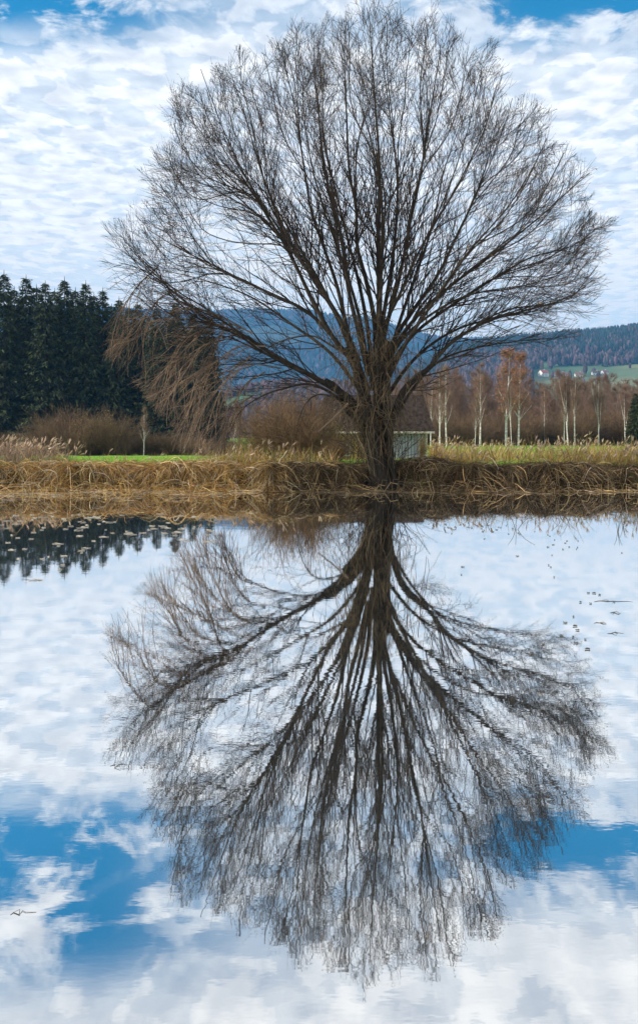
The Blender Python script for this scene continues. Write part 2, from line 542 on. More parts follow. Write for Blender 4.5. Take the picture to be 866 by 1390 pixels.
def far_trees(name, label, px, D, z, h, w, conif, group=None):
    """a whole wood as one mesh: tapered two-tier cones and ragged domes"""
    n = len(px)
    x = (px - CX) / F * D
    sd = 6
    a = np.arange(sd) * 2 * PI / sd
    tw = rng.uniform(0, 6, n)
    rings = []
    # heights / radii of rings; broadleaf rounder
    hs = np.where(conif[:, None], np.array([[0.05, 0.45, 0.46, 1.0]]), np.array([[0.15, 0.45, 0.78, 1.0]]))
    rs = np.where(conif[:, None], np.array([[1.0, 0.45, 0.7, 0.03]]), np.array([[0.55, 1.0, 0.75, 0.15]]))
    V = np.zeros((n, 4, sd, 3))
    jit = rng.uniform(0.7, 1.3, (n, 4, sd))
    for k in range(4):
        rr = (w * rs[:, k])[:, None] * jit[:, k]
        V[:, k, :, 0] = x[:, None] + rr * np.cos(a[None] + tw[:, None])
        V[:, k, :, 1] = D[:, None] + rr * np.sin(a[None] + tw[:, None])
        V[:, k, :, 2] = z[:, None] + (h * hs[:, k])[:, None] * (0.9 + 0.1 * jit[:, k])
    i = np.arange(n)[:, None, None] * 4 * sd
    k = np.arange(3)[None, :, None] * sd
    j = np.arange(sd)[None, None, :]
    j2 = (j + 1) % sd
    q = np.stack([i + k + j, i + k + j2, i + k + sd + j2, i + k + sd + j], -1).reshape(-1, 4)
    c1 = np.array([0.018, 0.036, 0.028]); c2 = np.array([0.085, 0.055, 0.055])
    col = np.where(conif[:, None], c1, c2) * rng.uniform(0.55, 1.6, (n, 1)) * rng.uniform(0.85, 1.15, (n, 3))
    col = np.repeat(col, 4 * sd, axis=0)
    o = mesh_np(name, V.reshape(-1, 3), q, M['ftree'], smooth=False, col=col)
    tag(o, label, 'forest', kind='stuff')
    return o


# right hill wood
n = 42000
px = rng.uniform(420, 1500, n); D = rng.uniform(1000, 2210, n)
nz = np.sin(px / 37) * 60 + np.sin(px / 90 + 1) * 90
mead = (px > 722) & (px < 1350) & (D > 1130 + 40 * np.sin(px / 25)) & (D < 1545 + nz * 0.7 + (px - 720) * 1.1)
mead |= (np.abs(D - (1680 + 50 * np.sin(px / 60))) < 35) & (px > 640) & (px < 860)
mead &= rng.uniform(0, 1, n) > 0.006
keep = ~mead
px, D = px[keep], D[keep]
conif = rng.uniform(0, 1, len(px)) < np.clip((D - 1450) / 500 + 0.25 * np.sin(px / 50 + D / 110), 0.12, 0.9)
far_trees('hill_forest', 'mixed dark conifer and bare wood covering the hill on the right', px, D, sR(px, D), rng.uniform(12, 24, len(px)), rng.uniform(2.5, 5, len(px)), conif)
n = 7000
px = rng.uniform(-200, 720, n); D = rng.uniform(640, 1110, n)
keep = np.sin(px / 45 + 1) * np.sin(D / 70) < 0.45
px, D = px[keep], D[keep]
far_trees('valley_wood', 'low bare purple brown wood on the small rise in front of the mountain', px, D, sC(px, D), rng.uniform(8, 15, len(px)), rng.uniform(3, 6, len(px)), rng.uniform(0, 1, len(px)) < 0.16)
n = 26000
px = rng.uniform(-250, 1300, n); D = 2750 + 1860 * rng.uniform(0, 1, n) ** 0.8
keep = ~((np.sin(px / 60 + 2) * np.sin(D / 170 + px / 90) > 0.55) & (D < 4000))
px, D = px[keep], D[keep]
far_trees('mountain_forest', 'hazy blue forest covering the long mountain behind the willow', px, D, sM(px, D), rng.uniform(18, 34, len(px)), rng.uniform(7, 14, len(px)), rng.uniform(0, 1, len(px)) < 0.8)


# ------------------------------------------------------------------ farmhouses
def farmhouse(px, py, w, d, h, roofh, rz, label, roofmat, group):
    Ds = np.linspace(1000, 1700, 300)
    z = sR(np.full(300, float(px)), Ds)
    sy = HY - (z - H) / Ds * F
    i = int(np.argmin(np.abs(sy - py)))
    D = float(Ds[i])
    r = empty('farmhouse', ((px - CX) / F * D, D, float(z[i]) - 0.5), rz)
    tag(r, label, 'house', group)
    w, d, h, roofh = w * .85, d * .85, h * .8, roofh * .9
    b = MB(); b.box((0, 0, h / 2), (w, d, h))
    b.add([[-w / 2, -d / 2, h], [-w / 2, d / 2, h], [-w / 2, 0, h + roofh * 0.95]], [[0, 1, 2]])
    b.add([[w / 2, -d / 2, h], [w / 2, d / 2, h], [w / 2, 0, h + roofh * 0.95]], [[0, 2, 1]])
    b.build('wall', M['white'], r, False)
    o = 1.0
    m = MB()
    for s in (-1, 1):
        m.add([[-w / 2 - o, s * (d / 2 + o), h - 0.6], [w / 2 + o, s * (d / 2 + o), h - 0.6], [w / 2 + o, 0, h + roofh], [-w / 2 - o, 0, h + roofh],
               [-w / 2 - o, s * (d / 2 + o), h - 0.2], [w / 2 + o, s * (d / 2 + o), h - 0.2], [w / 2 + o, 0, h + roofh + 0.4], [-w / 2 - o, 0, h + roofh + 0.4]],
              [[0, 1, 2, 3], [7, 6, 5, 4], [0, 4, 5, 1], [0, 3, 7, 4], [1, 5, 6, 2]])
    rf = m.build('roof', roofmat, r, False)
    c = MB(); c.box((w * 0.2, 0.8, h + roofh), (1.2, 1.2, 2.4)); c.build('chimney', M['white'], rf, False)
    for fl in range(max(1, int(h // 3))):
        for k in range(int(w // 4)):
            x = -w / 2 + 2 + k * 4
            m = MB(); m.box((x, -d / 2 - 0.03, 1.6 + fl * 2.9), (1.5, 0.12, 1.6))
            m.build('window', M['glassdark'], r, False)
    return r


farmhouse(737, 511, 18, 14, 9, 6, 0.5, 'tall white farmhouse with red gable roof left of the others on the hillside', M['tile'], 'farmhouses on the hillside')
farmhouse(760, 510, 30, 12, 4, 5, 0.1, 'long low farm building with red brown roof beside the gabled farmhouse', M['dkroof'], 'farmhouses on the hillside')
farmhouse(785, 511, 16, 12, 6, 5, -0.1, 'white farmhouse with brown roof in the middle of the hillside row', M['dkroof'], 'farmhouses on the hillside')
farmhouse(808, 509, 15, 11, 6, 4, 0.0, 'left one of the two small white houses close together on the hillside', M['dkroof'], 'farmhouses on the hillside')
farmhouse(820, 508, 12, 10, 6, 4, 0.2, 'right one of the two small white houses close together on the hillside', M['dkroof'], 'farmhouses on the hillside')
farmhouse(548, 530, 16, 12, 6, 5, 0.3, 'white house seen through the willow boughs in the valley', M['dkroof'], 'farmhouses on the hillside')

# ------------------------------------------------------------------ the willow
def WL(pts, dep):
    """limb traced as (x,y) photo points; dep = depth offset at its end"""
    pts = np.array(pts, float)
    d = np.concatenate([[0], np.cumsum(np.linalg.norm(np.diff(pts, axis=0), axis=1))])
    t = d / d[-1]
    if np.ndim(dep) == 0:
        dy = dep * t ** 1.1
    else:
        dy = np.interp(t, np.linspace(0, 1, len(dep)), dep)
    D = DT + dy
    P = np.stack([(pts[:, 0] - CX) / F * D, D, H - (pts[:, 1] - HY) / F * D], 1)
    return P


ENVP = [(500, -8), (560, 4), (610, 22), (670, 62), (715, 118), (745, 165), (785, 198), (800, 235), (822, 300), (826, 370), (822, 405), (800, 440), (760, 480),
        (720, 520), (660, 545), (600, 560), (560, 600), (500, 620), (430, 600), (380, 610), (330, 615), (270, 612), (225, 605), (190, 545), (165, 470), (150, 410), (130, 365), (134, 330), (165, 290),
        (185, 250), (205, 222), (228, 150), (240, 115), (290, 95), (330, 75), (350, 52), (400, 40), (440, 12), (470, 0)]
EC = (500, 380)
ea = np.array([math.atan2(y - EC[1], x - EC[0]) for x, y in ENVP]); er = np.array([math.hypot(x - EC[0], y - EC[1]) for x, y in ENVP])
o_ = np.argsort(ea); ea = ea[o_]; er = er[o_]
ea = np.concatenate([[ea[-1] - 2 * PI], ea, [ea[0] + 2 * PI]]); er = np.concatenate([[er[-1]], er, [er[0]]])


def env(P):
    D = P[:, 1]
    px = CX + P[:, 0] / D * F - EC[0]
    py = HY - (P[:, 2] - H) / D * F - EC[1]
    a = np.arctan2(py, px)
    Rr = np.interp(a, ea, er) * (1 + 0.035 * np.sin(a * 23) + 0.025 * np.sin(a * 51 + 1))
    r = np.hypot(px, py) / Rr
    dz = (D - DT) / 6.6
    return np.sqrt(r * r + 0.75 * dz * dz)


LIMBS = [  # points, end depth, base radius
    ([(512, 560), (513, 470), (514, 400), (511, 332), (512, 240), (506, 130), (501, 25)], 0.3, .20),
    ([(500, 540), (478, 490), (460, 470), (419, 401), (389, 344), (355, 291), (325, 245), (280, 200), (246, 150)], -1.5, .15),
    ([(500, 530), (480, 485), (456, 425), (426, 378), (396, 328), (382, 293), (366, 245), (352, 170), (342, 100)], 1.8, .14),
    ([(496, 520), (476, 465), (458, 383), (442, 332), (428, 291), (421, 245), (408, 150), (392, 75)], -2.5, .13),
    ([(500, 510), (486, 448), (472, 390), (463, 318), (449, 270), (440, 220), (430, 130), (425, 60)], 2.6, .13),
    ([(510, 500), (508, 436), (495, 378), (481, 328), (479, 286), (469, 240), (460, 140), (452, 40)], -1.2, .14),
    ([(516, 520), (522, 453), (532, 421), (545, 380), (560, 320), (578, 250), (592, 170), (608, 70)], -2.2, .13),
    ([(516, 460), (522, 420), (529, 380), (540, 312), (548, 250), (552, 160), (556, 50)], 2.6, .11),
    ([(520, 530), (530, 471), (562, 421), (592, 380), (625, 320), (660, 255), (688, 190), (706, 130)], 2.0, .14),
    ([(520, 540), (528, 484), (549, 448), (574, 417), (600, 392), (660, 340), (710, 290), (765, 225)], -1.8, .13),
    ([(522, 540), (532, 494), (565, 450), (600, 423), (660, 385), (720, 350), (770, 335), (805, 305)], 1.5, .11),
    ([(528, 585), (550, 525), (586, 496), (602, 476), (652, 445), (719, 430), (770, 420), (812, 398)], -1.0, .15),
    ([(530, 580), (560, 528), (596, 492), (640, 482), (684, 484), (725, 497)], 1.4, .09),
    ([(500, 590), (470, 540), (432, 514), (386, 486), (364, 471), (331, 446), (293, 428), (250, 390), (215, 360), (180, 342), (146, 336)], -1.0, .18),
    ([(480, 560), (450, 525), (422, 512), (389, 501), (338, 481), (305, 461), (262, 450), (225, 440)], -2.4, .10),
    ([(490, 580), (458, 540), (422, 522), (381, 527), (343, 537), (313, 552), (290, 580)], -1.4, .09),
    ([(484, 560), (455, 540), (432, 534), (394, 540), (356, 560)], 1.6, .07),
    ([(492, 510), (473, 484), (447, 466), (427, 454), (397, 455), (369, 463), (330, 486)], 1.8, .07),
    ([(485, 500), (450, 455), (415, 420), (375, 398), (330, 372), (290, 345), (250, 315), (214, 280)], 1.6, .11),
    ([(488, 490), (460, 430), (440, 400), (400, 350), (355, 310), (325, 288), (280, 250), (238, 205)], 3.0, .10),
    ([(396, 335), (365, 290), (340, 250), (318, 200), (303, 150), (292, 105)], -1.0, .06),
    ([(505, 520), (500, 450), (490, 390), (470, 300), (455, 210), (450, 130), (448, 60)], 4.6, .12),
    ([(505, 520), (515, 440), (520, 360), (530, 260), (528, 150), (520, 60)], -4.6, .12),
    ([(515, 530), (535, 460), (560, 390), (590, 310), (610, 230), (640, 150), (655, 90)], 4.4, .11),
    ([(500, 530), (470, 450), (430, 380), (390, 310), (350, 240), (315, 190)], -4.6, .11),
    ([(515, 540), (550, 470), (600, 400), (640, 350), (690, 300), (730, 240)], -4.2, .11),
    ([(495, 540), (450, 480), (400, 440), (350, 400), (290, 370), (240, 350)], 4.4, .10),
    ([(520, 545), (560, 490), (610, 450), (665, 425), (720, 400), (770, 380)], 4.0, .10),
    ([(505, 530), (515, 460), (545, 400), (575, 340), (630, 260), (680, 170), (690, 120)], -3.2, .11),
    ([(500, 500), (487, 430), (465, 360), (430, 280), (400, 210), (375, 130), (365, 80)], -4.0, .10),
    ([(518, 520), (540, 470), (590, 425), (640, 400), (690, 392), (750, 372), (800, 350)], -3.2, .09),
]
bx, by, _ = W(518, 668, DT)
willow = empty('willow_tree', (bx, by, 0.0))
tag(willow, 'huge bare leafless willow with spreading twiggy crown rooted at the waterline', 'tree')
off = np.array([bx, by, 0.0])

KL = 26
LP, LR = [], []
for pts, dep, r in LIMBS:
    P = resample(WL(pts, dep), 60)
    ein = env(P)
    last = 59
    while last > 30 and ein[last] > 0.95: last -= 1
    P = resample(P[:last + 1], KL)
    wv = np.cumsum(np.cumsum(rng.normal(0, 0.006, P.shape), axis=0), axis=0)
    wv -= wv[0]
    P = P + wv * np.linspace(0, 1, KL)[:, None]
    t = np.linspace(0, 1, KL)
    LP.append(P); LR.append(r * (1 - t) ** 1.15 * 0.56 + 0.009)
LP = np.array(LP); LR = np.array(LR)
# side limbs that close the dome between the main ones
nm = len(LP)
ends = np.stack([CX + LP[:nm, -1, 0] / LP[:nm, -1, 1] * F - EC[0], HY - (LP[:nm, -1, 2] - H) / LP[:nm, -1, 1] * F - EC[1]], 1)
ea_ = np.arctan2(ends[:, 1], ends[:, 0])
XP, XR = [], []
for k, a in enumerate(np.concatenate([np.linspace(-3.22, -0.02, 40), [-3.0, -2.86, -2.72, -2.6, -2.45]])):
    a = a + rng.normal(0, .02)
    aw = (a + PI) % (2 * PI) - PI
    dist = np.abs((ea_ - aw + PI) % (2 * PI) - PI) + rng.uniform(0, .22, nm)
    j = int(np.argmin(dist))
    i0 = int(rng.integers(9, 16))
    p0 = LP[j, i0]; t0 = unit(LP[j, i0 + 1] - LP[j, i0])
    rr_ = float(np.interp(aw, ea, er)) * rng.uniform(.88, .96)
    dd_ = p0[1] - DT
    dep = np.clip(dd_ * 1.5 + rng.normal(0, 1.2), -4.6, 4.6)
    e_ = np.array(W(EC[0] + rr_ * math.cos(aw), EC[1] + rr_ * math.sin(aw), DT + dep))
    ln = np.linalg.norm(e_ - p0)
    mid = p0 + t0 * ln * .3
    up_ = unit(e_ - np.array(W(505, 540, DT)))
    m2_ = e_ - (up_ * .6 + np.array([0, 0, .25])) * ln * .35
    P = resample(resample([p0, mid, m2_, e_], 9) + rng.normal(0, .03, (9, 3)) * np.linspace(0, 1, 9)[:, None], KL)
    XP.append(P); XR.append(np.linspace(min(LR[j, i0] * .6, .05), .009, KL))
LP = np.concatenate([LP, np.array(XP)]); LR = np.concatenate([LR, np.array(XR)])
for i in range(len(LP)):
    m = MB(); m.tubes(LP[i:i + 1] - off, LR[i:i + 1], 9)
    m.build('limb', M['limb'], willow)

# trunk: fused, leaning stems that flare into the bank
tm = MB()
stems = [([(519, 690), (519, 640), (516, 590), (513, 540), (512, 470)], .46, .24, 0), ([(508, 690), (506, 640), (503, 590), (498, 545), (484, 505)], .40, .18, -.2),
         ([(533, 690), (531, 640), (528, 590), (524, 545), (526, 490)], .36, .17, -.1), ([(520, 690), (512, 630), (495, 580), (470, 540), (440, 517)], .36, .17, -.35),
         ([(526, 690), (530, 630), (532, 585), (548, 530), (575, 503)], .34, .13, .1), ([(512, 690), (516, 630), (505, 570), (488, 510), (470, 470)], .34, .14, .3),
         ([(524, 690), (520, 620), (518, 550), (520, 500), (530, 460)], .34, .15, .4), ([(506, 692), (500, 655), (494, 630), (486, 590), (465, 550)], .28, .12, .1),
         ([(540, 690), (538, 660), (534, 630), (530, 600), (520, 560)], .26, .14, -.3)]
for pts, ra, rb, dy in stems:
    pts = [(519 + (px_ - 519) * (.72 if py_ > 560 else 1), py_) for px_, py_ in pts]
    P = WL(pts, 0.0); P[:, 1] += dy
    P = resample(P, 16)
    t = np.linspace(0, 1, 16)
    rr = ra + (rb - ra) * t ** 0.8 + 0.12 * np.exp(-((t - 0.1) / 0.12) ** 2)
    rr = rr * np.interp(t, [0, .2, .6, 1], [.62, .52, .5, .62]) * (1 + 0.07 * np.sin(t * 21 + dy * 9))
    a = MB()
    tm.tubes((P - off)[None], rr[None], 14)
tr = tm.build('trunk', M['bark'], willow)
dm = tr.data
co = np.zeros(len(dm.vertices) * 3); dm.vertices.foreach_get('co', co); co = co.reshape(-1, 3)
co += 0.03 * np.sin(co[:, [1, 2, 0]] * 13 + 1) + rng.normal(0, 0.008, co.shape)
dm.vertices.foreach_set('co', co.ravel())
# surface roots reaching into the water
rt = MB()
for k in range(16):
    a = rng.uniform(PI, 2 * PI)
    s = np.array([bx + 0.3 * math.cos(a), by + 0.25 * math.sin(a), rng.uniform(.15, .5)])
    e = s + np.array([math.cos(a) * rng.uniform(.2, .7), math.sin(a) * rng.uniform(.2, .55), 0]); e[2] = -0.1
    mid = (s + e) / 2 + np.array([0, 0, .12])
    P = resample([s, mid, e], 8)
    rt.tubes((P - off)[None], np.linspace(.07, .03, 8)[None], 6)
rt.build('root', M['bark'], willow)

# crown
ctr = np.array(W(505, 560, DT))
long = np.linalg.norm(np.diff(LP, axis=1), axis=2).sum(1)
n2 = np.round(long * 5.4).astype(int)
P2, R2 = grow(LP, LR, n2, (0.2, 0.99), lambda t, pl, m: np.clip((1 - t) * pl * 0.5, 2.0, 4.0) * rng.uniform(0.55, 1.15, m), (0.25, 0.95), 11, up=0.09, wig=0.07, out=ctr, outk=0.2,
              rf=0.42, rmin=0.005, env=env, tip=0.35, rmax=.026, prob=lambda e: np.clip(.42 + .3 * e, 0, 1), tpow=.85)
l2 = np.linalg.norm(np.diff(P2, axis=1), axis=2).sum(1)
n3 = np.round(l2 * 5.2).astype(int)
P3, R3 = grow(P2, R2, n3, (0.12, 1.0), lambda t, pl, m: np.clip((1.1 - t) * pl * 0.5, 0.55, 1.5) * rng.uniform(0.5, 1.2, m), (0.25, 0.75), 7, up=0.12, wig=0.06, out=ctr, outk=0.2,
              rf=0.6, rmin=0.005, env=env, tip=0.6, rmax=.010, prob=lambda e: np.clip(.5 + .35 * e, 0, 1))
l3 = np.linalg.norm(np.diff(P3, axis=1), axis=2).sum(1)
n4 = rng.poisson(l3 * 3.8)
P4, R4 = grow(P3, R3, n4, (0.15, 1.0), lambda t, pl, m: rng.uniform(0.18, 0.6, m), (0.25, 0.7), 4, up=0.3, wig=0.08, rf=0.8, rmin=0.0046, env=env, tip=0.7, rmax=.006, prob=lambda e: np.clip(.3 + e * .7, .1, 1))
print('willow branches', len(P2), len(P3), len(P4))
cm = MB()
cm.tubes(P2 - off, R2, 5)
cm.tubes(P3 - off, R3, 3)
cm.tubes(P4 - off, R4, 3)
cm.build('crown', M['twig'], willow)

# withered leaves still clinging to the outer twigs
sel = rng.choice(len(P4), 2600, replace=False)
tipp = P4[sel, -1]
e = env(tipp)
tipp = tipp[(e > 0.6)]
wgt = rng.uniform(0, 1, len(tipp)) < np.where(tipp[:, 0] > bx, 0.9, 0.45)
tipp = tipp[wgt]
d = unit(rng.normal(size=tipp.shape) + np.array([0.3, 0, -0.9]))
Lf = rng.uniform(.05, .1, len(tipp))
P = tipp[:, None] + d[:, None] * np.array([0, .5, 1])[None, :, None] * Lf[:, None, None]
lm = MB(); lm.blades(P - off, np.array([.006, .024, .003])[None] * np.ones((len(P), 1)))
lm.build('leaves', M['leaf'], willow)

# drooping boughs of the lower left side
DR = [([(343, 452), (312, 440), (282, 446), (258, 467), (232, 494), (212, 512)], -1.6), ([(360, 470), (320, 472), (297, 489), (251, 516), (200, 540)], -2.0),
      ([(331, 446), (290, 425), (250, 420), (215, 440), (180, 462), (160, 470)], -1.2), ([(250, 392), (225, 400), (200, 425), (180, 455), (164, 462)], -1.0),
      ([(215, 362), (190, 385), (172, 410), (160, 432), (156, 446)], -1.0), ([(381, 500), (340, 495), (310, 515), (280, 550), (262, 590)], -2.2),
      ([(340, 485), (318, 500), (300, 530), (285, 570), (275, 608)], -1.4), ([(360, 505), (335, 520), (318, 550), (305, 585), (298, 612)], -1.7),
      ([(305, 461), (275, 470), (255, 500), (232, 535), (218, 560)], -2.4), ([(343, 537), (325, 550), (312, 575), (305, 600), (300, 618)], -1.2),
      ([(310, 440), (300, 455), (285, 500), (262, 545), (240, 590)], -0.6), ([(300, 430), (270, 440), (242, 470), (225, 500), (205, 520)], 0.4)]
DP, DRr = [], []
for pts, dep in DR:
    P = resample(WL(pts, (-.5, dep * .9, dep * 1.1)), 18)
    DP.append(P); DRr.append(np.linspace(.024, .008, 18))
DP = np.array(DP); DRr = np.array(DRr)


def env2(P):
    D = P[:, 1]
    px = CX + P[:, 0] / D * F; py = HY - (P[:, 2] - H) / D * F
    bad = (py > 614) | (px < 148) | ((px < 235) & (py > 470 + (px - 148) * 1.1 + 12)) | (px > 352)
    return np.where(bad, 2.0, 0.0)


dl = np.linalg.norm(np.diff(DP, axis=1), axis=2).sum(1)
Q2, S2 = grow(DP, DRr, np.round(dl * 8.5).astype(int), (0.05, 1), lambda t, pl, m: rng.uniform(0.8, 2.1, m), (0.15, 0.75), 10, up=-0.42, wig=0.07, rf=.6, rmin=.0045, env=env2, tip=.5, rmax=.009)
Q3, S3 = grow(Q2, S2, rng.poisson(3.4, len(Q2)), (0.1, 1), lambda t, pl, m: rng.uniform(0.3, 1.1, m), (0.2, 0.8), 6, up=-0.3, wig=0.09, rf=.7, rmin=.004, env=env2, tip=.6, rmax=.0055)
dm = MB()
c1 = rng.uniform(.55, 1.1, (len(DP), 1)) * np.ones((1, 3))
dm.tubes(DP - off, DRr, 6, c1)
dm.tubes(Q2 - off, S2, 4, rng.uniform(.4, 1.15, (len(Q2), 1)) * np.array([[1, .96, .92]]))
dm.tubes(Q3 - off, S3, 3, rng.uniform(.35, 1.1, (len(Q3), 1)) * np.array([[1, .96, .92]]))
dm.build('drooping_branches', M['droop'], willow)
print('droop', len(Q2), len(Q3))

# tangled shoots and hanging twigs round the trunk
sm = MB()
n = 300
py = rng.uniform(425, 590, n); px = np.clip(505 + rng.normal(0, 1, n) * np.interp(py, [425, 530, 560, 590], [30, 32, 20, 14]), 432, 570)
D = DT + rng.uniform(-1.3, 0.3, n)
p = np.stack([(px - CX) / F * D, D, H - (py - HY) / F * D], 1)
d = unit(np.stack([rng.normal(0, .5, n), rng.normal(-.1, .3, n), rng.uniform(-1, .5, n)], 1))
L = rng.uniform(.5, 1.9, n)
P = np.zeros((n, 9, 3)); P[:, 0] = p
for k in range(1, 9):
    d = unit(d + rng.normal(0, .17, (n, 3)) + np.array([0, 0, -.3]))
    P[:, k] = P[:, k - 1] + d * (L / 8)[:, None]
P[..., 2] = np.maximum(P[..., 2], 0.05)
c = rng.uniform(.45, 1.15, (n, 1)) * (np.array([[1, .95, .85]]) + rng.uniform(-.06, .06, (n, 3)))
sm.tubes(P - off, np.linspace(1, .5, 9)[None] * rng.uniform(.006, .013, n)[:, None], 4, c)
P5, R5 = grow(P, np.full((n, 9), .008), rng.poisson(2.5, n), (.1, 1), lambda t, pl, m: rng.uniform(.2, .8, m), (.3, .9), 6, up=-.2, wig=.12, rf=.8, rmin=.005, tip=.6)
P5[..., 2] = np.maximum(P5[..., 2], 0.05)
sm.tubes(P5 - off, R5, 3, rng.uniform(.4, 1.1, (len(P5), 1)) * np.ones((1, 3)))
# upright shoots low on the trunk
n = 130
px = rng.uniform(470, 545, n); py = rng.uniform(600, 640, n); D = DT + rng.uniform(-.7, .6, n)
p = np.stack([(px - CX) / F * D, D, H - (py - HY) / F * D], 1)
d = unit(np.stack([rng.normal(0, .5, n), rng.normal(0, .2, n), rng.uniform(.4, 1, n)], 1))
P = np.zeros((n, 8, 3)); P[:, 0] = p; L = rng.uniform(.5, 1.6, n)
for k in range(1, 8):
    d = unit(d + rng.normal(0, .14, (n, 3)))
    P[:, k] = P[:, k - 1] + d * (L / 7)[:, None]
sm.tubes(P - off, np.linspace(1, .5, 8)[None] * rng.uniform(.006, .012, n)[:, None], 4, rng.uniform(.35, 1.0, (n, 1)) * np.ones((1, 3)))
sm.build('shoots', M['shoot'], willow)
bb = MB()
bb.tubes((resample([W(432, 586, DT - 1.2), W(450, 570, DT - 1), W(472, 548, DT - .7)], 8) - off)[None], np.linspace(.022, .035, 8)[None], 7)
bb.build('broken_branch', M['droop'], willow)


# ------------------------------------------------------------------ spruces
def spruce_mesh(seed, hgt=1.0):
    """unit-ish spruce: height 30 m, crown of drooping needle sprays"""
    r = np.random.default_rng(seed)
    Ht = 30.0
    whorls = 84
    m = MB()
    segs = []
    cols = []
    for w in range(whorls):
        t = w / (whorls - 1)
        z = 1.0 + (Ht - 1.4) * t
        Rm = 4.6 * (1 - t) ** 0.66 * (0.87 + 0.13 * math.sin(w * 1.7)) + 0.2
        nb = int(8 + 5 * (1 - t)) if t < .8 else 11; z += r.uniform(-.2, .2)
        for b in range(nb):
            a = r.uniform(0, 2 * PI)
            L = Rm * r.uniform(0.55, 1.2)
            droop = r.uniform(0.12, 0.4) * (1 - t * 0.9)
            ns = max(3, int(L * 6.2))
            s = np.sort(r.uniform(0.12, 1, ns))
            for u in s:
                z_ = z + r.uniform(-.25, .25)
                cx = math.cos(a) * L * u; cy = math.sin(a) * L * u
                cz = z_ - droop * L * u + 0.22 * L * u * u
                ln = r.uniform(.35, .95) * (1.1 - .4 * u)
                da = a + r.uniform(-1.1, 1.1)
                dz = r.uniform(-1.1, .0) if t < .9 else r.uniform(-.5, .3)
                segs.append((cx, cy, cz, math.cos(da) * ln, math.sin(da) * ln, dz * ln, r.uniform(.14, .36) * (1.1 - .45 * t)))
                cols.append(r.uniform(.4, 1.3) + (r.uniform(0, 1) > .9) * .9)  # random tone; a few sprays painted much brighter as lit highlights
    A = np.array(segs); cols = np.array(cols)
    n = len(A)
    P0 = A[:, :3]; dv = A[:, 3:6]; wd = A[:, 6]
    P = P0[:, None] + dv[:, None] * np.array([0, .55, 1.0])[None, :, None]
    P[:, 2, 2] -= .12
    Wd = wd[:, None] * np.array([.5, 1, .12])[None]
    th = r.uniform(0, 2 * PI, n)
    side = np.stack([np.cos(th) * .7, np.sin(th) * .7, r.uniform(.3, 1, n)], 1)
    col = cols[:, None] * (np.array([[1, 1, 1]]) + r.uniform(-.12, .12, (n, 3)))
    m.blades(P, Wd, col, side)
    tip = np.array([[[0, 0, Ht - 1.5], [0, 0, Ht - .6], [0, 0, Ht + .6]]])
    m.tubes(tip, np.array([[.12, .1, .02]]), 5, np.ones((1, 3)))
    return m


def make_spruce(seed):
    e = empty('spruce_tree', (0, 0, 0))
    t = MB(); t.tubes(np.array([[[0, 0, -1], [0.05, 0, 8], [0, .05, 18], [0, 0, 29]]]).astype(float), np.array([[.45, .36, .2, .04]]), 8)
    t.build('trunk', M['spruce_trunk'], e)
    spruce_mesh(seed).build('crown', M['spruce'], e, smooth=False)
    return e


def copy_thing(e, loc, rz, sc, label, group=None, cat='tree'):
    r = e.copy(); C.objects.link(r)
    r.location = loc; r.rotation_euler = (0, 0, rz); r.scale = sc if hasattr(sc, '__len__') else (sc, sc, sc)
    tag(r, label, cat, group)
    for ch in list(e.children):
        c = ch.copy(); C.objects.link(c); c.parent = r
    return r


used = set()


def place(protos, i, loc, rz, sc, label, group, cat='tree'):
    e = protos[i % len(protos)]
    if e.name not in used:
        used.add(e.name)
        e.location = loc; e.rotation_euler = (0, 0, rz); e.scale = sc if hasattr(sc, '__len__') else (sc, sc, sc)
        tag(e, label, cat, group)
        return e
    return copy_thing(e, loc, rz, sc, label, group, cat)


SP = [make_spruce(11), make_spruce(12), make_spruce(13)]
front = [(6, 366, 172, 'tall dark spruce at the left edge of the picture behind the meadow'), (36, 372, 176, 'dark spruce second from the left edge in the front of the wood'),
         (62, 380, 171, 'dark spruce with the lower tip between two taller ones near the left edge'), (88, 375, 175, 'tall dark spruce standing fourth from the left edge of the wood'),
         (117, 380, 174, 'dark spruce above the bare brown shrubs at the wood edge'), (140, 390, 178, 'dark spruce left of the gap where the willow twigs begin'),
         (162, 402, 174, 'shorter dark spruce behind the first willow twig tips'), (187, 408, 178, 'dark spruce behind the small bare birch'),
         (213, 414, 172, 'dark spruce to the right of the small bare birch'), (238, 408, 176, 'sharp topped spruce seen through the drooping willow branches'),
         (262, 424, 173, 'spruce half veiled by the drooping willow branches'), (284, 432, 178, 'rightmost spruce of the wood next to the blue mountain')]
for i, (px, py, D, lb) in enumerate(front):
    x = (px - CX) / F * D
    z = float(gz(x, D))
    h = H - (py - HY) / F * D - z
    s = h / 30.6
    place(SP, i, (x, D, z), i * 1.3, (s * 1.12, s * 1.12, s), lb, 'spruces at the edge of the wood')
back = [-120, -95, -70, -45, -20, 20, 50, 75, 103, 128, 152, 176, 200, 226, 250, 272]
for i, px in enumerate(back):
    D = 190 + (i * 7) % 13
    x = (px - CX) / F * D
    z = float(gz(x, D))
    top = np.interp(px, [-120, 100, 150, 270], [375, 384, 406, 436]) + (i * 5) % 9
    s = (H - (top - HY) / F * D - z) / 30.6
    lb = 'dark spruce in the second row deep inside the wood' if px > -10 else 'dark spruce continuing the wood past the left edge'
    place(SP, i + 1, (x, D, z), i * 2.1, (s * 1.2, s * 1.2, s), lb, 'spruces of the second row')


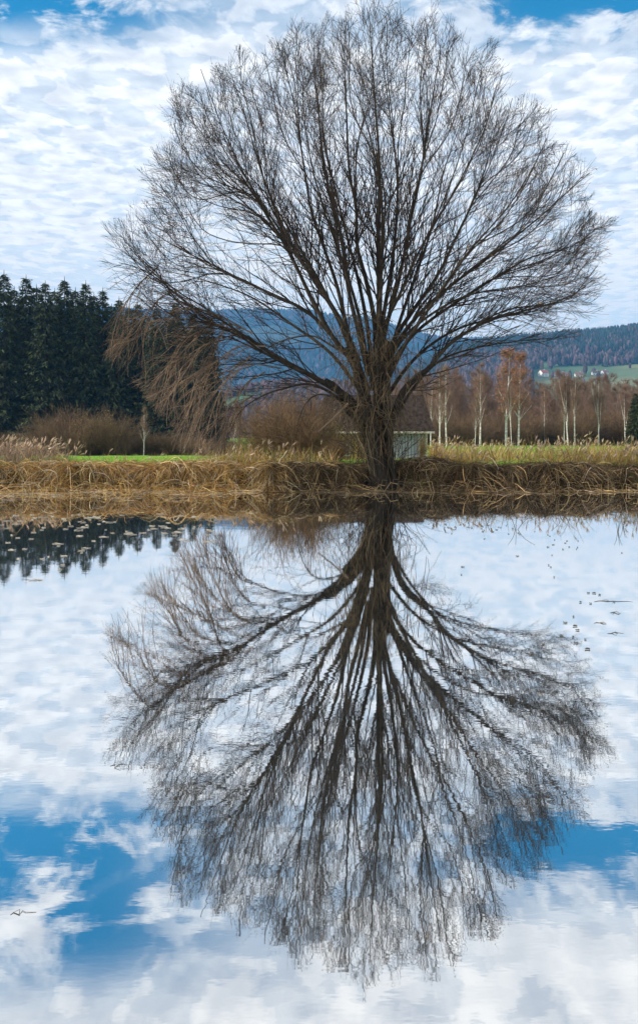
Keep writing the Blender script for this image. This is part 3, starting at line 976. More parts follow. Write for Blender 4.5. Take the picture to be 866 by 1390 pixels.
# ------------------------------------------------------------------ bare trees
def bare_tree(name, seed, Ht, kind, tm_, cm_):
    global rng
    keep = rng
    rng = np.random.default_rng(seed)
    e = empty(name, (0, 0, 0))
    K = 14
    lean = rng.normal(0, .05, 2)
    z = np.linspace(-.3, Ht, K)
    P = np.stack([lean[0] * z + .012 * Ht * np.sin(z / Ht * 4 + seed), lean[1] * z + .01 * Ht * np.sin(z / Ht * 5), z], 1)[None]
    Rr = (np.linspace(1, .08, K) ** .9 * Ht * (.0165 if kind != 'bushy' else .0125))[None]
    forks = []
    if kind == 'birch':
        L1, R1 = grow(P, Rr, np.array([34]), (.28, .98), lambda t, pl, m: (1.15 - t) * Ht * .30 * rng.uniform(.6, 1.2, m), (.45, .85), 9, up=.16, wig=.05, rf=.4, rmin=.03, tip=.3, rmax=.09)
        up2, n2_, n3_ = -.05, 11, 6
    elif kind == 'forked':
        F1, FR = grow(P, Rr, np.array([3]), (.2, .45), lambda t, pl, m: Ht * .62 * rng.uniform(.8, 1, m), (.25, .4), K, up=.12, wig=.03, rf=.75, rmin=.05, tip=.2, rmax=.3)
        forks = [(F1, FR)]
        PP = np.concatenate([P, F1]); RR_ = np.concatenate([Rr, FR])
        L1, R1 = grow(PP, RR_, np.full(len(PP), 20), (.3, .98), lambda t, pl, m: (1.2 - t) * Ht * .26 * rng.uniform(.6, 1.2, m), (.45, .9), 9, up=.16, wig=.06, rf=.4, rmin=.03, tip=.3, rmax=.09)
        up2, n2_, n3_ = .1, 8, 5
    else:
        L1, R1 = grow(P, Rr, np.array([44]), (.12, .98), lambda t, pl, m: (1.15 - t) * Ht * .42 * rng.uniform(.6, 1.2, m), (.5, 1.0), 9, up=.2, wig=.06, rf=.5, rmin=.03, tip=.3, rmax=.11)
        up2, n2_, n3_ = .1, 11, 5
    L2, R2_ = grow(L1, R1, np.full(len(L1), n2_), (.2, 1), lambda t, pl, m: np.clip(pl * .42, .5, 2.6) * rng.uniform(.5, 1.2, m), (.3, .8), 6, up=up2, wig=.08, rf=.6, rmin=.016, tip=.5, rmax=.03)
    L3, R3_ = grow(L2, R2_, np.full(len(L2), n3_), (.1, 1), lambda t, pl, m: rng.uniform(.3, 1.1, m), (.3, .8), 4, up=up2, wig=.1, rf=.7, rmin=.012, tip=.6, rmax=.016)
    m = MB(); m.tubes(P, Rr, 8)
    for a, b in forks:
        m.tubes(a, b, 7)
    if kind == 'birch':
        big = np.argsort(-np.linalg.norm(L1[:, -1] - L1[:, 0], axis=1))[:12]
        m.tubes(L1[big], R1[big] * 1.05, 5)
    m.build('trunk', tm_, e)
    m = MB(); m.tubes(L1, R1, 4); m.tubes(L2, R2_, 3); m.tubes(L3, R3_, 3)
    m.build('crown', cm_, e)
    rng = keep
    return e, L3


BI = [bare_tree('birch_tree', 31 + i, 14, 'birch', M['birch_bark'], M['birch_twig'])[0] for i in range(3)]
FK = [bare_tree('forked_tree', 41 + i, 14, 'forked', M['birch_bark'], M['grey_twig'])[0] for i in range(2)]
BT = [bare_tree('bare_tree', 51 + i, 14, 'bushy', M['grey_bark'], M['grey_twig'])[0] for i in range(4)]
RB, rl = bare_tree('birch_tree', 61, 14, 'birch', M['birch_bark'], M['birch_twig'])
tp = rl[:, -1]
tp = tp[rng.choice(len(tp), 2600)]
dd = unit(rng.normal(size=tp.shape))
lm = MB(); lm.blades(tp[:, None] + dd[:, None] * (np.array([0, .5, 1]) * .16)[None, :, None], np.array([.02, .1, .02])[None] * np.ones((len(tp), 1)))
lm.build('leaves', M['rust'], RB)


def stand(protos, i, px, ybase, ytop, D, rz, label, group, wide=1.0, cat='tree'):
    x = (px - CX) / F * D
    z = float(gz(x, D))
    h = H - (ytop - HY) / F * D - z
    s = h / 14
    return place(protos, i, (x, D, z), rz, (s * wide, s * wide, s), label, group, cat)


g = 'birches in front of the brown wood'
stand(BI, 0, 597, 0, 508, 118, .3, 'slim white birch just right of the hut', g, .7)
stand(BI, 1, 606, 0, 500, 122, 1.2, 'taller white birch with straight stem just right of the hut', g, .7)
stand(BI, 2, 585, 0, 515, 120, 2.2, 'thin birch partly hidden behind the hut roof', g, .6)
stand(BI, 0, 651, 0, 497, 126, 4.0, 'white birch halfway between the hut and the rusty birches', g, .75)
stand(BI, 1, 644, 0, 540, 122, 5.0, 'short thin birch beside the birch left of the rusty birches', g, .6)
stand([RB], 0, 688, 0, 482, 124, .4, 'leaning white birch with rusty brown leaves', 'rusty birches', .95)
stand([RB], 0, 702, 0, 486, 127, 2.5, 'rusty brown birch right behind the leaning one', 'rusty birches', .9)
stand(FK, 0, 694, 0, 520, 119, 1.0, 'dark stemmed thin tree at the foot of the rusty birches', g, .5)
stand(FK, 0, 771, 0, 512, 122, 0.0, 'forked pale birch on the left of the bright pair', g, .7)
stand(BI, 2, 766, 0, 518, 124, 3.0, 'slim birch crossing the forked pale birch', g, .6)
stand(FK, 1, 779, 0, 514, 121, 2.0, 'many stemmed pale birch in the middle of the right hand birches', g, .7)
stand(FK, 1, 812, 0, 516, 123, 4.2, 'single pale birch with a Y shaped fork', g, .55)
stand(BI, 0, 739, 0, 530, 135, 1.0, 'grey stemmed birch in the shade of the brown wood', g, .6)
stand(FK, 0, 848, 0, 530, 128, 5.1, 'pale leaning birch left of the dark conifer', g, .6)
stand(BI, 1, 195, 0, 555, 98, .5, 'small bare birch with white stem before the dark spruces', 'bare saplings at the spruce wood', .8)
stand(BI, 2, 77, 0, 571, 99, 1.5, 'thin bare birch sapling in the brown shrubs', 'bare saplings at the spruce wood', .6)
stand(FK, 1, 318, 0, 555, 140, .5, 'small bare tree in the gap right of the spruce wood', 'bare saplings at the spruce wood', .8)
stand(FK, 0, 30, 0, 588, 60, .5, 'low forked bare sapling above the reeds at the left edge', 'bare saplings at the spruce wood', 1.3)
k = 0
for row, (D, y0) in enumerate([(150, 534), (165, 528), (185, 524), (215, 520)]):
    for px in np.arange(535 + row * 6, 1010, 21):
        top = y0 + rng.uniform(-7, 12)
        top -= np.interp(px, [600, 700, 760], [14, 12, 7])
        if 715 < px < 750:
            top += 14
        stand(BT, k, px + rng.uniform(-8, 8), 0, top, D + rng.uniform(-5, 5), k * 1.1, 'bare brown tree crowded in the wood behind the birches', 'trees of the brown wood', 1.0)
        k += 1
for px in (300, 325, 350, 372, 395, 418, 440, 462, 486, 508):
    stand(BT, k, px, 0, 548 + rng.uniform(-6, 12), 210 + rng.uniform(-20, 30), k * 1.1, 'bare brown tree in the far row left of the willow trunk', 'trees of the far row', 1.1)
    k += 1
# conifers on the right
for px, top, D, lb in ((862, 532, 112, 'dark green spruce at the right edge beside the birches'), (741, 540, 168, 'small dark spruce standing inside the brown wood'), (905, 520, 118, 'dark green spruce just past the right edge')):
    x = (px - CX) / F * D; z = float(gz(x, D)); s = (H - (top - HY) / F * D - z) / 30.6
    copy_thing(SP[1], (x, D, z), 1.0, (s * 1.5, s * 1.5, s), lb, 'single spruces by the brown wood')


# ------------------------------------------------------------------ shrubs
def shrub(seed, Ht, Rd, nst, leaves=0, dens=1.0):
    global rng
    keep = rng; rng = np.random.default_rng(seed)
    e = empty('bare_shrub', (0, 0, 0))
    K = 9
    a = rng.uniform(0, 2 * PI, nst); rr = rng.uniform(0, .35, nst) * Rd
    p = np.stack([np.cos(a) * rr, np.sin(a) * rr, np.full(nst, -.1)], 1)
    d = unit(np.stack([np.cos(a) * rng.uniform(.1, .8, nst), np.sin(a) * rng.uniform(.1, .8, nst), np.ones(nst)], 1))
    L = Ht * rng.uniform(.55, 1.1, nst)
    P = np.zeros((nst, K, 3)); P[:, 0] = p
    for k in range(1, K):
        d = unit(d + rng.normal(0, .09, (nst, 3)))
        P[:, k] = P[:, k - 1] + d * (L / (K - 1))[:, None]
    Rr = np.linspace(.018, .006, K)[None] * np.ones((nst, 1))
    A, RA = grow(P, Rr, np.full(nst, int(9 * dens)), (.1, 1), lambda t, pl, m: rng.uniform(.25, .5, m) * Ht * .9, (.3, .9), 6, up=.1, wig=.1, rf=.6, rmin=.006, tip=.5)
    B, RB_ = grow(A, RA, np.full(len(A), int(5 * dens)), (.1, 1), lambda t, pl, m: rng.uniform(.1, .3, m) * Ht, (.3, .9), 4, up=.1, wig=.1, rf=.7, rmin=.005, tip=.6)
    m = MB()
    for q_, r_, s_ in ((P, Rr, 5), (A, RA, 3), (B, RB_, 3)):
        m.tubes(q_, r_, s_, rng.uniform(.5, 1.3, (len(q_), 1)) * np.ones((1, 3)))
    m.build('stems', M['shrub'], e)
    if leaves:
        tp = B[rng.choice(len(B), leaves), -1]
        dd = unit(rng.normal(size=tp.shape))
        lm = MB(); lm.blades(tp[:, None] + dd[:, None] * (np.array([0, .5, 1]) * .07)[None, :, None], np.array([.01, .045, .005])[None] * np.ones((len(tp), 1)))
        lm.build('leaves', M['shrubleaf'], e)
    rng = keep
    return e


SH = [shrub(71, 2.4, 1.6, 60), shrub(72, 2.2, 1.3, 45)]
SL = [shrub(75, 2.0, 1.2, 36, 1500)]


def put_shrub(protos, i, px, D, ht, label, wide=1.0, base=2.3, group='bare shrubs'):
    x = (px - CX) / F * D
    s = ht / base
    place(protos, i, (x, D, float(gz(x, D))), i * 1.7, (s * wide, s * wide, s), label, group, 'shrub')


g = 'bare shrubs on the bank beside the hut'
put_shrub(SH, 0, 392, 31, 2.5, 'large bare brown shrub left of the hut', 1.0, group=g)
put_shrub(SH, 1, 413, 29, 2.1, 'bare brown shrub touching the left end of the hut', 1.0, group=g)
put_shrub(SH, 1, 365, 33, 2.1, 'lower bare shrub on the left side of the large one', 1.0, group=g)
put_shrub(SH, 0, 457, 27.5, .85, 'low twiggy shrub in front of the hut window', .9, group=g)
put_shrub(SL, 0, 343, 31, 1.0, 'small shrub with yellow green leaves at the end of the meadow', 1.0, base=2.0, group='leafy shrubs')
put_shrub(SL, 0, 437, 30, 1.5, 'shrub with a few yellow leaves at the corner of the ochre hut wall', .8, base=2.0, group='leafy shrubs')
put_shrub(SL, 0, 571, 33, .95, 'thin shrub with yellow leaves before the grey board wall', .35, base=2.0, group='leafy shrubs')
put_shrub(SL, 0, 128, 101, 4.2, 'yellowish shrub standing out among the brown shrubs at the wood', 1.0, base=2.0, group='leafy shrubs')
i = 0
for px in np.arange(-40, 330, 13.5):
    ht = np.interp(px, [-40, 55, 75, 150, 165, 330], [2.3, 2.2, 4.6, 4.4, 2.2, 2.0]) * rng.uniform(.75, 1.15)
    put_shrub(SH, i, px + rng.uniform(-4, 4), 100 + rng.uniform(-3, 6), ht, 'bare brown shrub in the strip along the foot of the spruce wood', 1.1, group='shrubs along the spruce wood')
    i += 1
for px in np.arange(560, 900, 14):
    put_shrub(SH, i, px + rng.uniform(-4, 4), 134 + rng.uniform(-3, 8), rng.uniform(3.2, 5.2), 'bare brown shrub in the undergrowth behind the birch stems', 1.3, group='shrubs under the birches')
    i += 1


# ------------------------------------------------------------------ hut
hx0, hx1, HD = 441, 580, 41.0
w = (hx1 - hx0) / F * HD
xc = ((hx0 + hx1) / 2 - CX) / F * HD
gzh = float(gz(xc, HD)) - 0.1
hut = empty('wooden_hut', (xc, HD, gzh), 0.0)
tag(hut, 'small weathered wooden hut with brown roof half hidden behind the willow trunk', 'hut')
eave = H - (586 - HY) / F * HD - gzh
ridge = H - (538 - HY) / F * (HD + 1.4) - gzh
dp = 2.8
split = (508 - CX) / F * HD - xc
m = MB(); m.box(((-w / 2 + split) / 2, 0.03, eave / 2), (split + w / 2, .06, eave)); m.build('front_wall', M['boards_ochre'], hut, False)
m = MB(); m.box(((w / 2 + split) / 2, 0.03, eave / 2), (w / 2 - split, .06, eave)); tag(m.build('front_wall', M['boards_grey'], hut, False), 'front wall of grey blue vertical boards')
m = MB()
for s in (-1, 1):
    x = s * (w / 2 - .03)
    m.box((x, dp / 2 + .06, eave / 2), (.06, dp - .12, eave))
    m.add([[x, .06, eave], [x, dp - .06, eave], [x, dp / 2, ridge - .08]], [[0, 1, 2]])
m.box((0, dp - .03, eave / 2), (w, .06, eave))
m.build('wall', M['boards_ochre'], hut, False)
m = MB(); oh = .32
ins = .35
for a, b in ((-oh, 0), (dp + oh, 0)):
    e0 = eave - .03
    V = [[-w / 2 - oh, a, e0], [w / 2 + oh, a, e0], [w / 2 + oh - ins, dp / 2, ridge], [-w / 2 - oh + ins, dp / 2, ridge]]
    V2 = [[x, y, z + .07] for x, y, z in V]
    m.add(V + V2, [[0, 1, 2, 3], [7, 6, 5, 4], [0, 4, 5, 1], [0, 3, 7, 4], [1, 5, 6, 2]])
rf = m.build('roof', M['roofing'], hut, False)
m = MB(); m.box((0, -oh - .02, eave - .03), (w + 2 * oh, .03, .1)); m.build('fascia', M['palewood'], rf, False)
wxx = (466 - CX) / F * HD - xc
wn = MB()
for sx in (-.33, .33):
    wn.box((wxx + sx, -.025, .62), (.06, .05, .6))
for sz in (.35, .89):
    wn.box((wxx, -.027, sz), (.72, .05, .06))
wf = wn.build('window', M['palewood'], hut, False)
m = MB(); m.box((wxx, -.008, .62), (.6, .012, .5)); m.build('pane', M['glassdark'], wf, False)
m = MB(); m.box((w / 2 - .05, -.05, eave / 2), (.08, .08, eave)); m.build('post', M['palewood'], hut, False)


# ------------------------------------------------------------------ reeds and grass
def straw_cols(n, bases, lo=.6, hi=1.25):
    b = np.array(bases)[rng.integers(0, len(bases), n)]
    return b * rng.uniform(lo, hi, (n, 1)) * rng.uniform(.92, 1.08, (n, 3))


gold = [(.58, .35, .10), (.72, .48, .18), (.36, .2, .055), (.5, .28, .07), (.14, .08, .03), (.62, .5, .3)]
brown = [(.26, .18, .09), (.12, .08, .04), (.4, .27, .12), (.08, .055, .03), (.6, .44, .24), (.2, .12, .05)]


def drape(x, cols, hmin, hmax, name, label, spread=1.0, wd=(.005, .017)):
    """dead reed leaves thrown over the bank edge and hanging to the water"""
    n = len(x)
    y0 = shore(x) + rng.uniform(-.02, .55, n)
    z0 = np.maximum(gz(x, y0), 0.05) + rng.uniform(-.05, .05, n)
    x = x[np.sin(x * 3.7) * .5 + np.sin(x * 8.3 + 1) * .5 + rng.normal(0, .5, n) > -.5]; n = len(x)
    cols = cols[:n]
    y0 = shore(x) + rng.uniform(-.02, .6, n)
    z0 = np.maximum(gz(x, y0), 0.05) + rng.uniform(-.05, .07, n)
    a = rng.normal(0, .75 * spread, n) + .8 * np.sin(x * 2.7) + .5 * np.sin(x * 6.1)
    d = unit(np.stack([np.sin(a), -np.abs(np.cos(a)) * rng.uniform(.2, 1, n), rng.uniform(-.2, .6, n)], 1))
    L = rng.uniform(hmin, hmax, n)
    K = 7
    P = np.zeros((n, K, 3)); P[:, 0] = np.stack([x, y0, z0], 1)
    for k in range(1, K):
        d = unit(d + np.array([0, 0, -.36]) * rng.uniform(.1, 1.3, (n, 1)) + rng.normal(0, .1, (n, 3)))
        P[:, k] = P[:, k - 1] + d * (L / (K - 1))[:, None]
        fl = 0.015 + rng.uniform(0, .03, n)
        gzz = np.maximum(gz(P[:, k, 0], P[:, k, 1]) + .02, fl)
        P[:, k, 2] = np.maximum(P[:, k, 2], gzz)
    Wd = rng.uniform(wd[0], wd[1], n)[:, None] * np.array([.8, 1, 1, .9, .75, .5, .15])[None]
    m = MB(); m.blades(P, Wd, cols)
    # low mounded layer right on the face
    o = m.build(name, M['reed'], smooth=False)
    tag(o, label, 'reeds', kind='stuff')
    return o


xr = rng.uniform(-17, -1.0, 20000)
drape(xr, straw_cols(len(xr), gold), .25, 1.0, 'bank_reeds', 'matted golden dead reeds hanging over the left bank', 1.1)
xr = rng.uniform(-1.6, 17, 20000)
drape(xr, straw_cols(len(xr), brown, .3, .9), .25, 1.05, 'bank_reeds', 'dark brown dead reeds drooping over the right bank', .7)  # brown reeds, scaled down so the waterline shadow is partly in their colour
xr = rng.uniform(-16, -1.0, 1500)
drape(xr, straw_cols(len(xr), [(.85, .66, .36), (.8, .55, .24), (.75, .68, .5)], .8, 1.15), .4, 1.4, 'pale_straws', 'long pale bent straws lying across the golden left bank', 1.5, (.008, .02))
xr = rng.uniform(-1.6, 16, 900)
drape(xr, straw_cols(len(xr), [(.7, .48, .22), (.6, .4, .17), (.6, .5, .36)], .8, 1.15), .4, 1.3, 'pale_straws', 'long tan straws hanging across the dark right bank', .8, (.01, .022))
# face litter: short straws lying in all directions on the bank face
def litter(x, cols, name, label, y0, y1, zoff=.02, L=(.12, .5), wd=(.008, .02)):
    n = len(x)
    y = shore(x) + rng.uniform(y0, y1, n)
    z = np.maximum(gz(x, y), .004) + rng.uniform(0, zoff, n)
    th = rng.uniform(0, PI, n)
    d = np.stack([np.cos(th), np.sin(th) * .5, rng.normal(0, .25, n)], 1)
    l = rng.uniform(L[0], L[1], n)
    P = np.stack([x, y, z], 1)[:, None] + d[:, None] * (np.array([-.5, 0, .5])[None, :, None] * l[:, None, None])
    P[:, 1, 2] += .03
    P[..., 2] = np.maximum(P[..., 2], np.maximum(gz(P[..., 0], P[..., 1]) + .006, .004))
    m = MB(); m.blades(P, rng.uniform(*wd, n)[:, None] * np.array([.6, 1, .4])[None], cols, np.tile([0, 0.3, 1.0], (n, 1)) + rng.normal(0, .35, (n, 3)))
    o = m.build(name, M['reed'], smooth=False)
    tag(o, label, 'reeds', kind='stuff')


xr = rng.uniform(-17, -1.5, 9000)
litter(xr, straw_cols(len(xr), gold), 'straw_litter', 'short broken straw lying on the left bank', -.1, 2.2, .1)
xr = rng.uniform(-1.5, 17, 6000)
litter(xr, straw_cols(len(xr), brown), 'straw_litter', 'short broken brown straw lying on the right bank', -.1, 1.6, .08)
# mats of broken reed floating before the bank
n = 1200
x = rng.uniform(-13, -2.6, n); yy = 24 - np.abs(rng.normal(0, 1, n)) * 1.25 - .1
cl = np.sin(x * 1.3 + yy * 2.2) + np.sin(x * 3.1 - yy * 5)
keep = (cl > -.7) & (yy > 19.6); x, yy = x[keep], yy[keep]; n = len(x)
th = rng.normal(0, .5, n); l = rng.uniform(.08, .6, n)
P = np.stack([x, yy, np.full(n, .006)], 1)[:, None] + np.stack([np.cos(th), np.sin(th), np.zeros(n)], 1)[:, None] * (np.array([-.5, 0, .5])[None, :, None] * l[:, None, None])
P[:, :, 2] += rng.uniform(0, .03, (n, 1))
m = MB(); m.blades(P, rng.uniform(.012, .045, n)[:, None] * np.array([.6, 1, .5])[None], straw_cols(n, gold + [(.7, .62, .5)] * 3), np.tile([0, 0, 1.0], (n, 1)))
# a few bent stalks standing out of the water
k = 260
x = rng.uniform(-12, -2, k); yy = rng.uniform(22.4, 24, k)
a = rng.normal(0, .8, k); L = rng.uniform(.15, .6, k)
P = np.stack([x, yy, np.full(k, -.02)], 1)[:, None] + np.stack([np.sin(a), 0 * a, np.cos(a)], 1)[:, None] * (np.linspace(0, 1, 4)[None, :, None] * L[:, None, None])
P[:, 3, 2] -= L * .3; P[:, 3, 0] += np.sign(a) * L * .2
m.blades(P, np.full((k, 4), .012), straw_cols(k, gold), np.tile([0, 1.0, 0.1], (k, 1)))
tag(m.build('floating_reeds', M['reed'], smooth=False), 'broken golden reed stems floating in front of the left bank', 'reeds', kind='stuff')
n = 900
x = rng.uniform(-2.4, 13, n); yy = 23.9 - np.abs(rng.normal(0, 1, n)) * .55
keep = np.sin(x * 2.3 + yy * 6) > -.2; x, yy = x[keep], yy[keep]; n = len(x)
th = rng.normal(0, .25, n); l = rng.uniform(.1, .8, n)
P = np.stack([x, yy, np.full(n, .006)], 1)[:, None] + np.stack([np.cos(th), np.sin(th), np.zeros(n)], 1)[:, None] * (np.array([-.5, 0, .5])[None, :, None] * l[:, None, None])
P[:, :, 2] += rng.uniform(0, .02, (n, 1))
m = MB(); m.blades(P, rng.uniform(.01, .03, n)[:, None] * np.array([.6, 1, .5])[None], straw_cols(n, brown + [(.6, .52, .42)] * 2), np.tile([0, 0, 1.0], (n, 1)))
k = 200
x = rng.uniform(-1.5, 13, k); yy = rng.uniform(22.9, 24, k)
a = rng.normal(0, .6, k); L = rng.uniform(.15, .6, k)
P = np.stack([x, yy, np.full(k, -.02)], 1)[:, None] + np.stack([np.sin(a), 0 * a, np.cos(a)], 1)[:, None] * (np.linspace(0, 1, 4)[None, :, None] * L[:, None, None])
P[:, 3, 2] -= L * .35; P[:, 3, 0] += np.sign(a) * L * .2
m.blades(P, np.full((k, 4), .012), straw_cols(k, brown), np.tile([0, 1.0, 0.1], (k, 1)))
tag(m.build('floating_reeds', M['reed'], smooth=False), 'pale broken reed stems floating under the dark right bank', 'reeds', kind='stuff')


def standing(x, y, h, cols, plume, name, label, wd=.012, lean=.18):
    n = len(x)
    z = gz(x, y)
    K = 6
    d = unit(np.stack([rng.normal(.05, lean, n), rng.normal(0, lean, n), np.ones(n)], 1))
    P = np.zeros((n, K, 3)); P[:, 0] = np.stack([x, y, z - .03], 1)
    bend = rng.normal(0, .08, (n, 3))
    for k in range(1, K):
        d = unit(d + bend + np.array([0, 0, -.04]))
        P[:, k] = P[:, k - 1] + d * (h / (K - 1))[:, None]
    m = MB(); m.blades(P, (wd * rng.uniform(.6, 1.4, n))[:, None] * np.array([1, 1, 1, .8, .6, .3])[None], cols)
    s = rng.uniform(0, 1, n) < plume
    if s.any():
        T = P[s, -1]; dd = unit(d[s] + np.array([.35, 0, -.1])); q_ = len(T)
        for r_ in range(3):
            dj = unit(dd + rng.normal(0, .18, (q_, 3)))
            PP = T[:, None] - d[s][:, None] * .05 + dj[:, None] * (np.linspace(0, .19, 4)[None, :, None])
            m.blades(PP, np.array([.01, .035, .028, .006])[None] * np.ones((q_, 1)), straw_cols(q_, [(.62, .45, .3), (.5, .34, .22), (.72, .56, .4)]))
    o = m.build(name, M['reed'], smooth=False)
    tag(o, label, 'reeds', kind='stuff')


n = 20000
x = rng.uniform(3.5, 26, n); y = 24.7 + rng.exponential(9, n)
x = np.maximum(x, (588 - CX) / F * y)
pat = np.sin(x * .9 + 2) * np.sin(y * .4) + rng.normal(0, .5, n)
keep = (pat > -.25) & (y < 55); x, y = x[keep], y[keep]; n = len(x)
greenish = (rng.uniform(0, 1, n) < .1)
cc = straw_cols(n, [(.55, .33, .1), (.62, .42, .15), (.3, .18, .07), (.42, .26, .08)])
cc[greenish] = straw_cols(int(greenish.sum()), [(.3, .32, .07), (.38, .36, .1)])
hcl = .75 + .3 * np.sin(x * 1.9 + y) * np.sin(y * .8 - x * .7)
standing(x, y, rng.uniform(.35, 1.15, n) * hcl, cc, .12, 'standing_reeds', 'golden standing reeds with feathery plumes on the right bank', .014)
n = 1500
x = np.concatenate([rng.normal(-10.3, .55, 700), rng.normal(-8.9, .3, 250), rng.normal(-12.5, .8, 550)]); y = rng.uniform(26, 28.5, n)
standing(x, y, rng.uniform(.4, 1.0, n), straw_cols(n, [(.36, .24, .16), (.28, .19, .13), (.46, .34, .24)]), .2, 'standing_reeds', 'pinkish brown reed clumps with plumes at the left edge', .011)
n = 450
x = rng.uniform(-9, -1.2, n); y = rng.uniform(25, 31, n)
standing(x, y, rng.uniform(.15, .55, n), straw_cols(n, gold), .05, 'dry_stalks', 'thin dry stalks along the top of the left bank', .008, .35)
n = 1400
x = np.concatenate([rng.normal(-2.9, .5, 700), rng.uniform(-2.5, .6, 700)]); y = rng.uniform(25, 28, n)
standing(x, y, rng.uniform(.3, .8, n), straw_cols(n, gold + [(.3, .32, .08)] * 2), .05, 'standing_reeds', 'yellow grass tufts under the bare shrubs left of the trunk', .01, .35)
# meadow grass
n = 26000
x = rng.uniform(-22, 24, n); y = 26 + rng.exponential(14, n)
keep = (y < 85); x, y = x[keep], y[keep]; n = len(x)
z = gz(x, y); h = rng.uniform(.05, .16, n)
d = np.stack([rng.normal(0, .04, n), rng.normal(0, .04, n), h], 1)
P = np.stack([x, y, z - .01], 1)[:, None] + d[:, None] * np.array([0, .6, 1])[None, :, None]
m = MB(); m.blades(P, np.array([.02, .015, .003])[None] * np.ones((n, 1)), straw_cols(n, [(.16, .34, .03), (.26, .42, .05), (.4, .42, .1)]))
tag(m.build('meadow_grass', M['reed'], smooth=False), 'short bright green grass on the meadow', 'grass', kind='stuff')


# ------------------------------------------------------------------ floating leaves
def leaf_mesh(seed, L, Wd):
    r = np.random.default_rng(seed)
    n = 14
    a = np.linspace(0, 2 * PI, n, endpoint=False)
    rad = 1 + r.normal(0, .16, n)
    v = np.stack([np.cos(a) * L / 2 * rad, np.sin(a) * Wd / 2 * rad, .004 + .01 * np.abs(np.sin(a * 1.5 + seed)) * rad], 1)
    top = np.concatenate([v, [[0, 0, .006]]])
    bot = top - np.array([0, 0, .004])
    V = np.concatenate([top, bot])
    f = [[i, (i + 1) % n, n] for i in range(n)] + [[(i + 1) % n + n + 1, i + n + 1, n + n + 1] for i in range(n)]
    q_ = [[i + n + 1, (i + 1) % n + n + 1, (i + 1) % n, i] for i in range(n)]
    return V, f, q_


def leafproto(name, seed, L, Wd, material):
    V, f, q_ = leaf_mesh(seed, L, Wd)
    return mesh_np(name, V, [np.array(f), np.array(q_)], material, smooth=False)


fp = [leafproto('floating_leaf', s, .26, .12, M['float']) for s in range(4)]
first = set()


def put_leaf(protos, px, py, sc, label, group, i):
    D = F * H / (py - HY)
    o = protos[i % len(protos)]
    if o.name in first:
        o = o.copy(); C.objects.link(o)
    first.add(protos[i % len(protos)].name)
    o.location = ((px - CX) / F * D, D, .001)
    o.rotation_euler = (0, 0, rng.uniform(-.5, .5))
    o.scale = (sc * rng.uniform(.6, 1.7), sc * .62, 1)
    tag(o, label, 'leaf', group)


for i in range(95):
    py = 698 + abs(rng.normal(0, 1)) * 30
    if py > 795: py = 700 + rng.uniform(0, 60)
    px = rng.uniform(0, 290) if py < 740 else rng.uniform(0, 150)
    put_leaf(fp, px, py, rng.uniform(.15, .55), 'pale floating leaf on the dark water under the reflected spruces', 'pale leaves floating under the reflected spruces', i)
dpz = [leafproto('floating_leaf', 10 + s, .1, .07, M['darkleaf']) for s in range(3)]
for i in range(70):
    cx_, cy_, sx_, sy_ = ((640, 716, 26, 4), (700, 722, 40, 7), (765, 738, 16, 5), (775, 858, 24, 16), (700, 770, 60, 22), (820, 815, 20, 9), (610, 712, 14, 4))[int(rng.choice(7, p=[.2, .25, .12, .15, .1, .08, .1]))]
    px = min(864, rng.normal(cx_, sx_)); py = max(706, rng.normal(cy_, sy_))
    put_leaf(dpz, px, py, rng.uniform(.16, .42), 'tiny dark leaf floating on the bright water on the right', 'dark leaves floating on the right', i)


def twig(px0, px1, py, label, bend=0.0, nf=1):
    D = F * H / (py - HY)
    a = np.array([(px0 - CX) / F * D, D, .0005]); b = np.array([(px1 - CX) / F * D, D + bend, .0005])
    loc = (a + b) / 2
    P = resample([a - loc, (a + b) / 2 - loc + np.array([0, .01, .002]), b - loc], 7)
    P[1:-1, 1] += rng.normal(0, .004 * D, 5); P[1:-1, 0] += rng.normal(0, .002 * D, 5)
    m = MB(); m.tubes(P[None], np.array([.004, .005, .003, .004, .003, .003, .002])[None] * D / 11, 5)
    for k in range(nf):
        s = P[min(2 + k, 6)]
        e = s + np.array([rng.uniform(-.12, .12), rng.uniform(-.1, .1), rng.uniform(0, .004)]) * D / 12
        m.tubes(np.stack([s, (s + e) / 2 + .01, e])[None], np.array([[.005, .004, .003]]) * D / 11, 4)
    o = m.build('floating_twig', M['darkleaf']); o.location = loc
    tag(o, label, 'twig', 'twigs floating on the pond')


twig(806, 858, 817, 'longest dark twig floating near the right edge')
twig(824, 846, 860, 'short dark twig floating below the longest one', 0)
twig(828, 842, 832, 'branched little twig sticking up between two floating ones', 0, 2)
twig(806, 822, 846, 'small twig floating just left of the short dark one')
twig(15, 48, 1242, 'dark twig floating alone at the lower left edge', .02)
twig(150, 172, 1040, 'thin twig drifting on the pale water left of the reflected crown', .02)
for k, (px, py, hh) in enumerate(((700, 719, .35), (838, 722, .3), (765, 700, .4), (845, 716, .25), (660, 712, .2))):
    D = F * H / (py - HY)
    m = MB()
    for s in range(3):
        a = rng.normal(0, .5)
        P = np.array([[0, 0, -.05], [math.sin(a) * hh * .5, 0, hh * .5], [math.sin(a) * hh * 1.1, .02, hh * .85]])
        m.tubes(resample(P, 6)[None], np.linspace(.006, .003, 6)[None], 4)
    o = m.build('reed_stalk', M['darkleaf']); o.location = ((px - CX) / F * D, D, 0)
    tag(o, ['thin bent stalks rising from the water straight below the birch gap', 'bent stalks rising from the water at the right edge', 'single tuft of stalks nearest to the right bank', 'short stalk tuft next to the bent stalks at the right edge', 'lowest stalk tuft in the water right of the trunk'][k], 'reed', 'stalks standing in the pond')

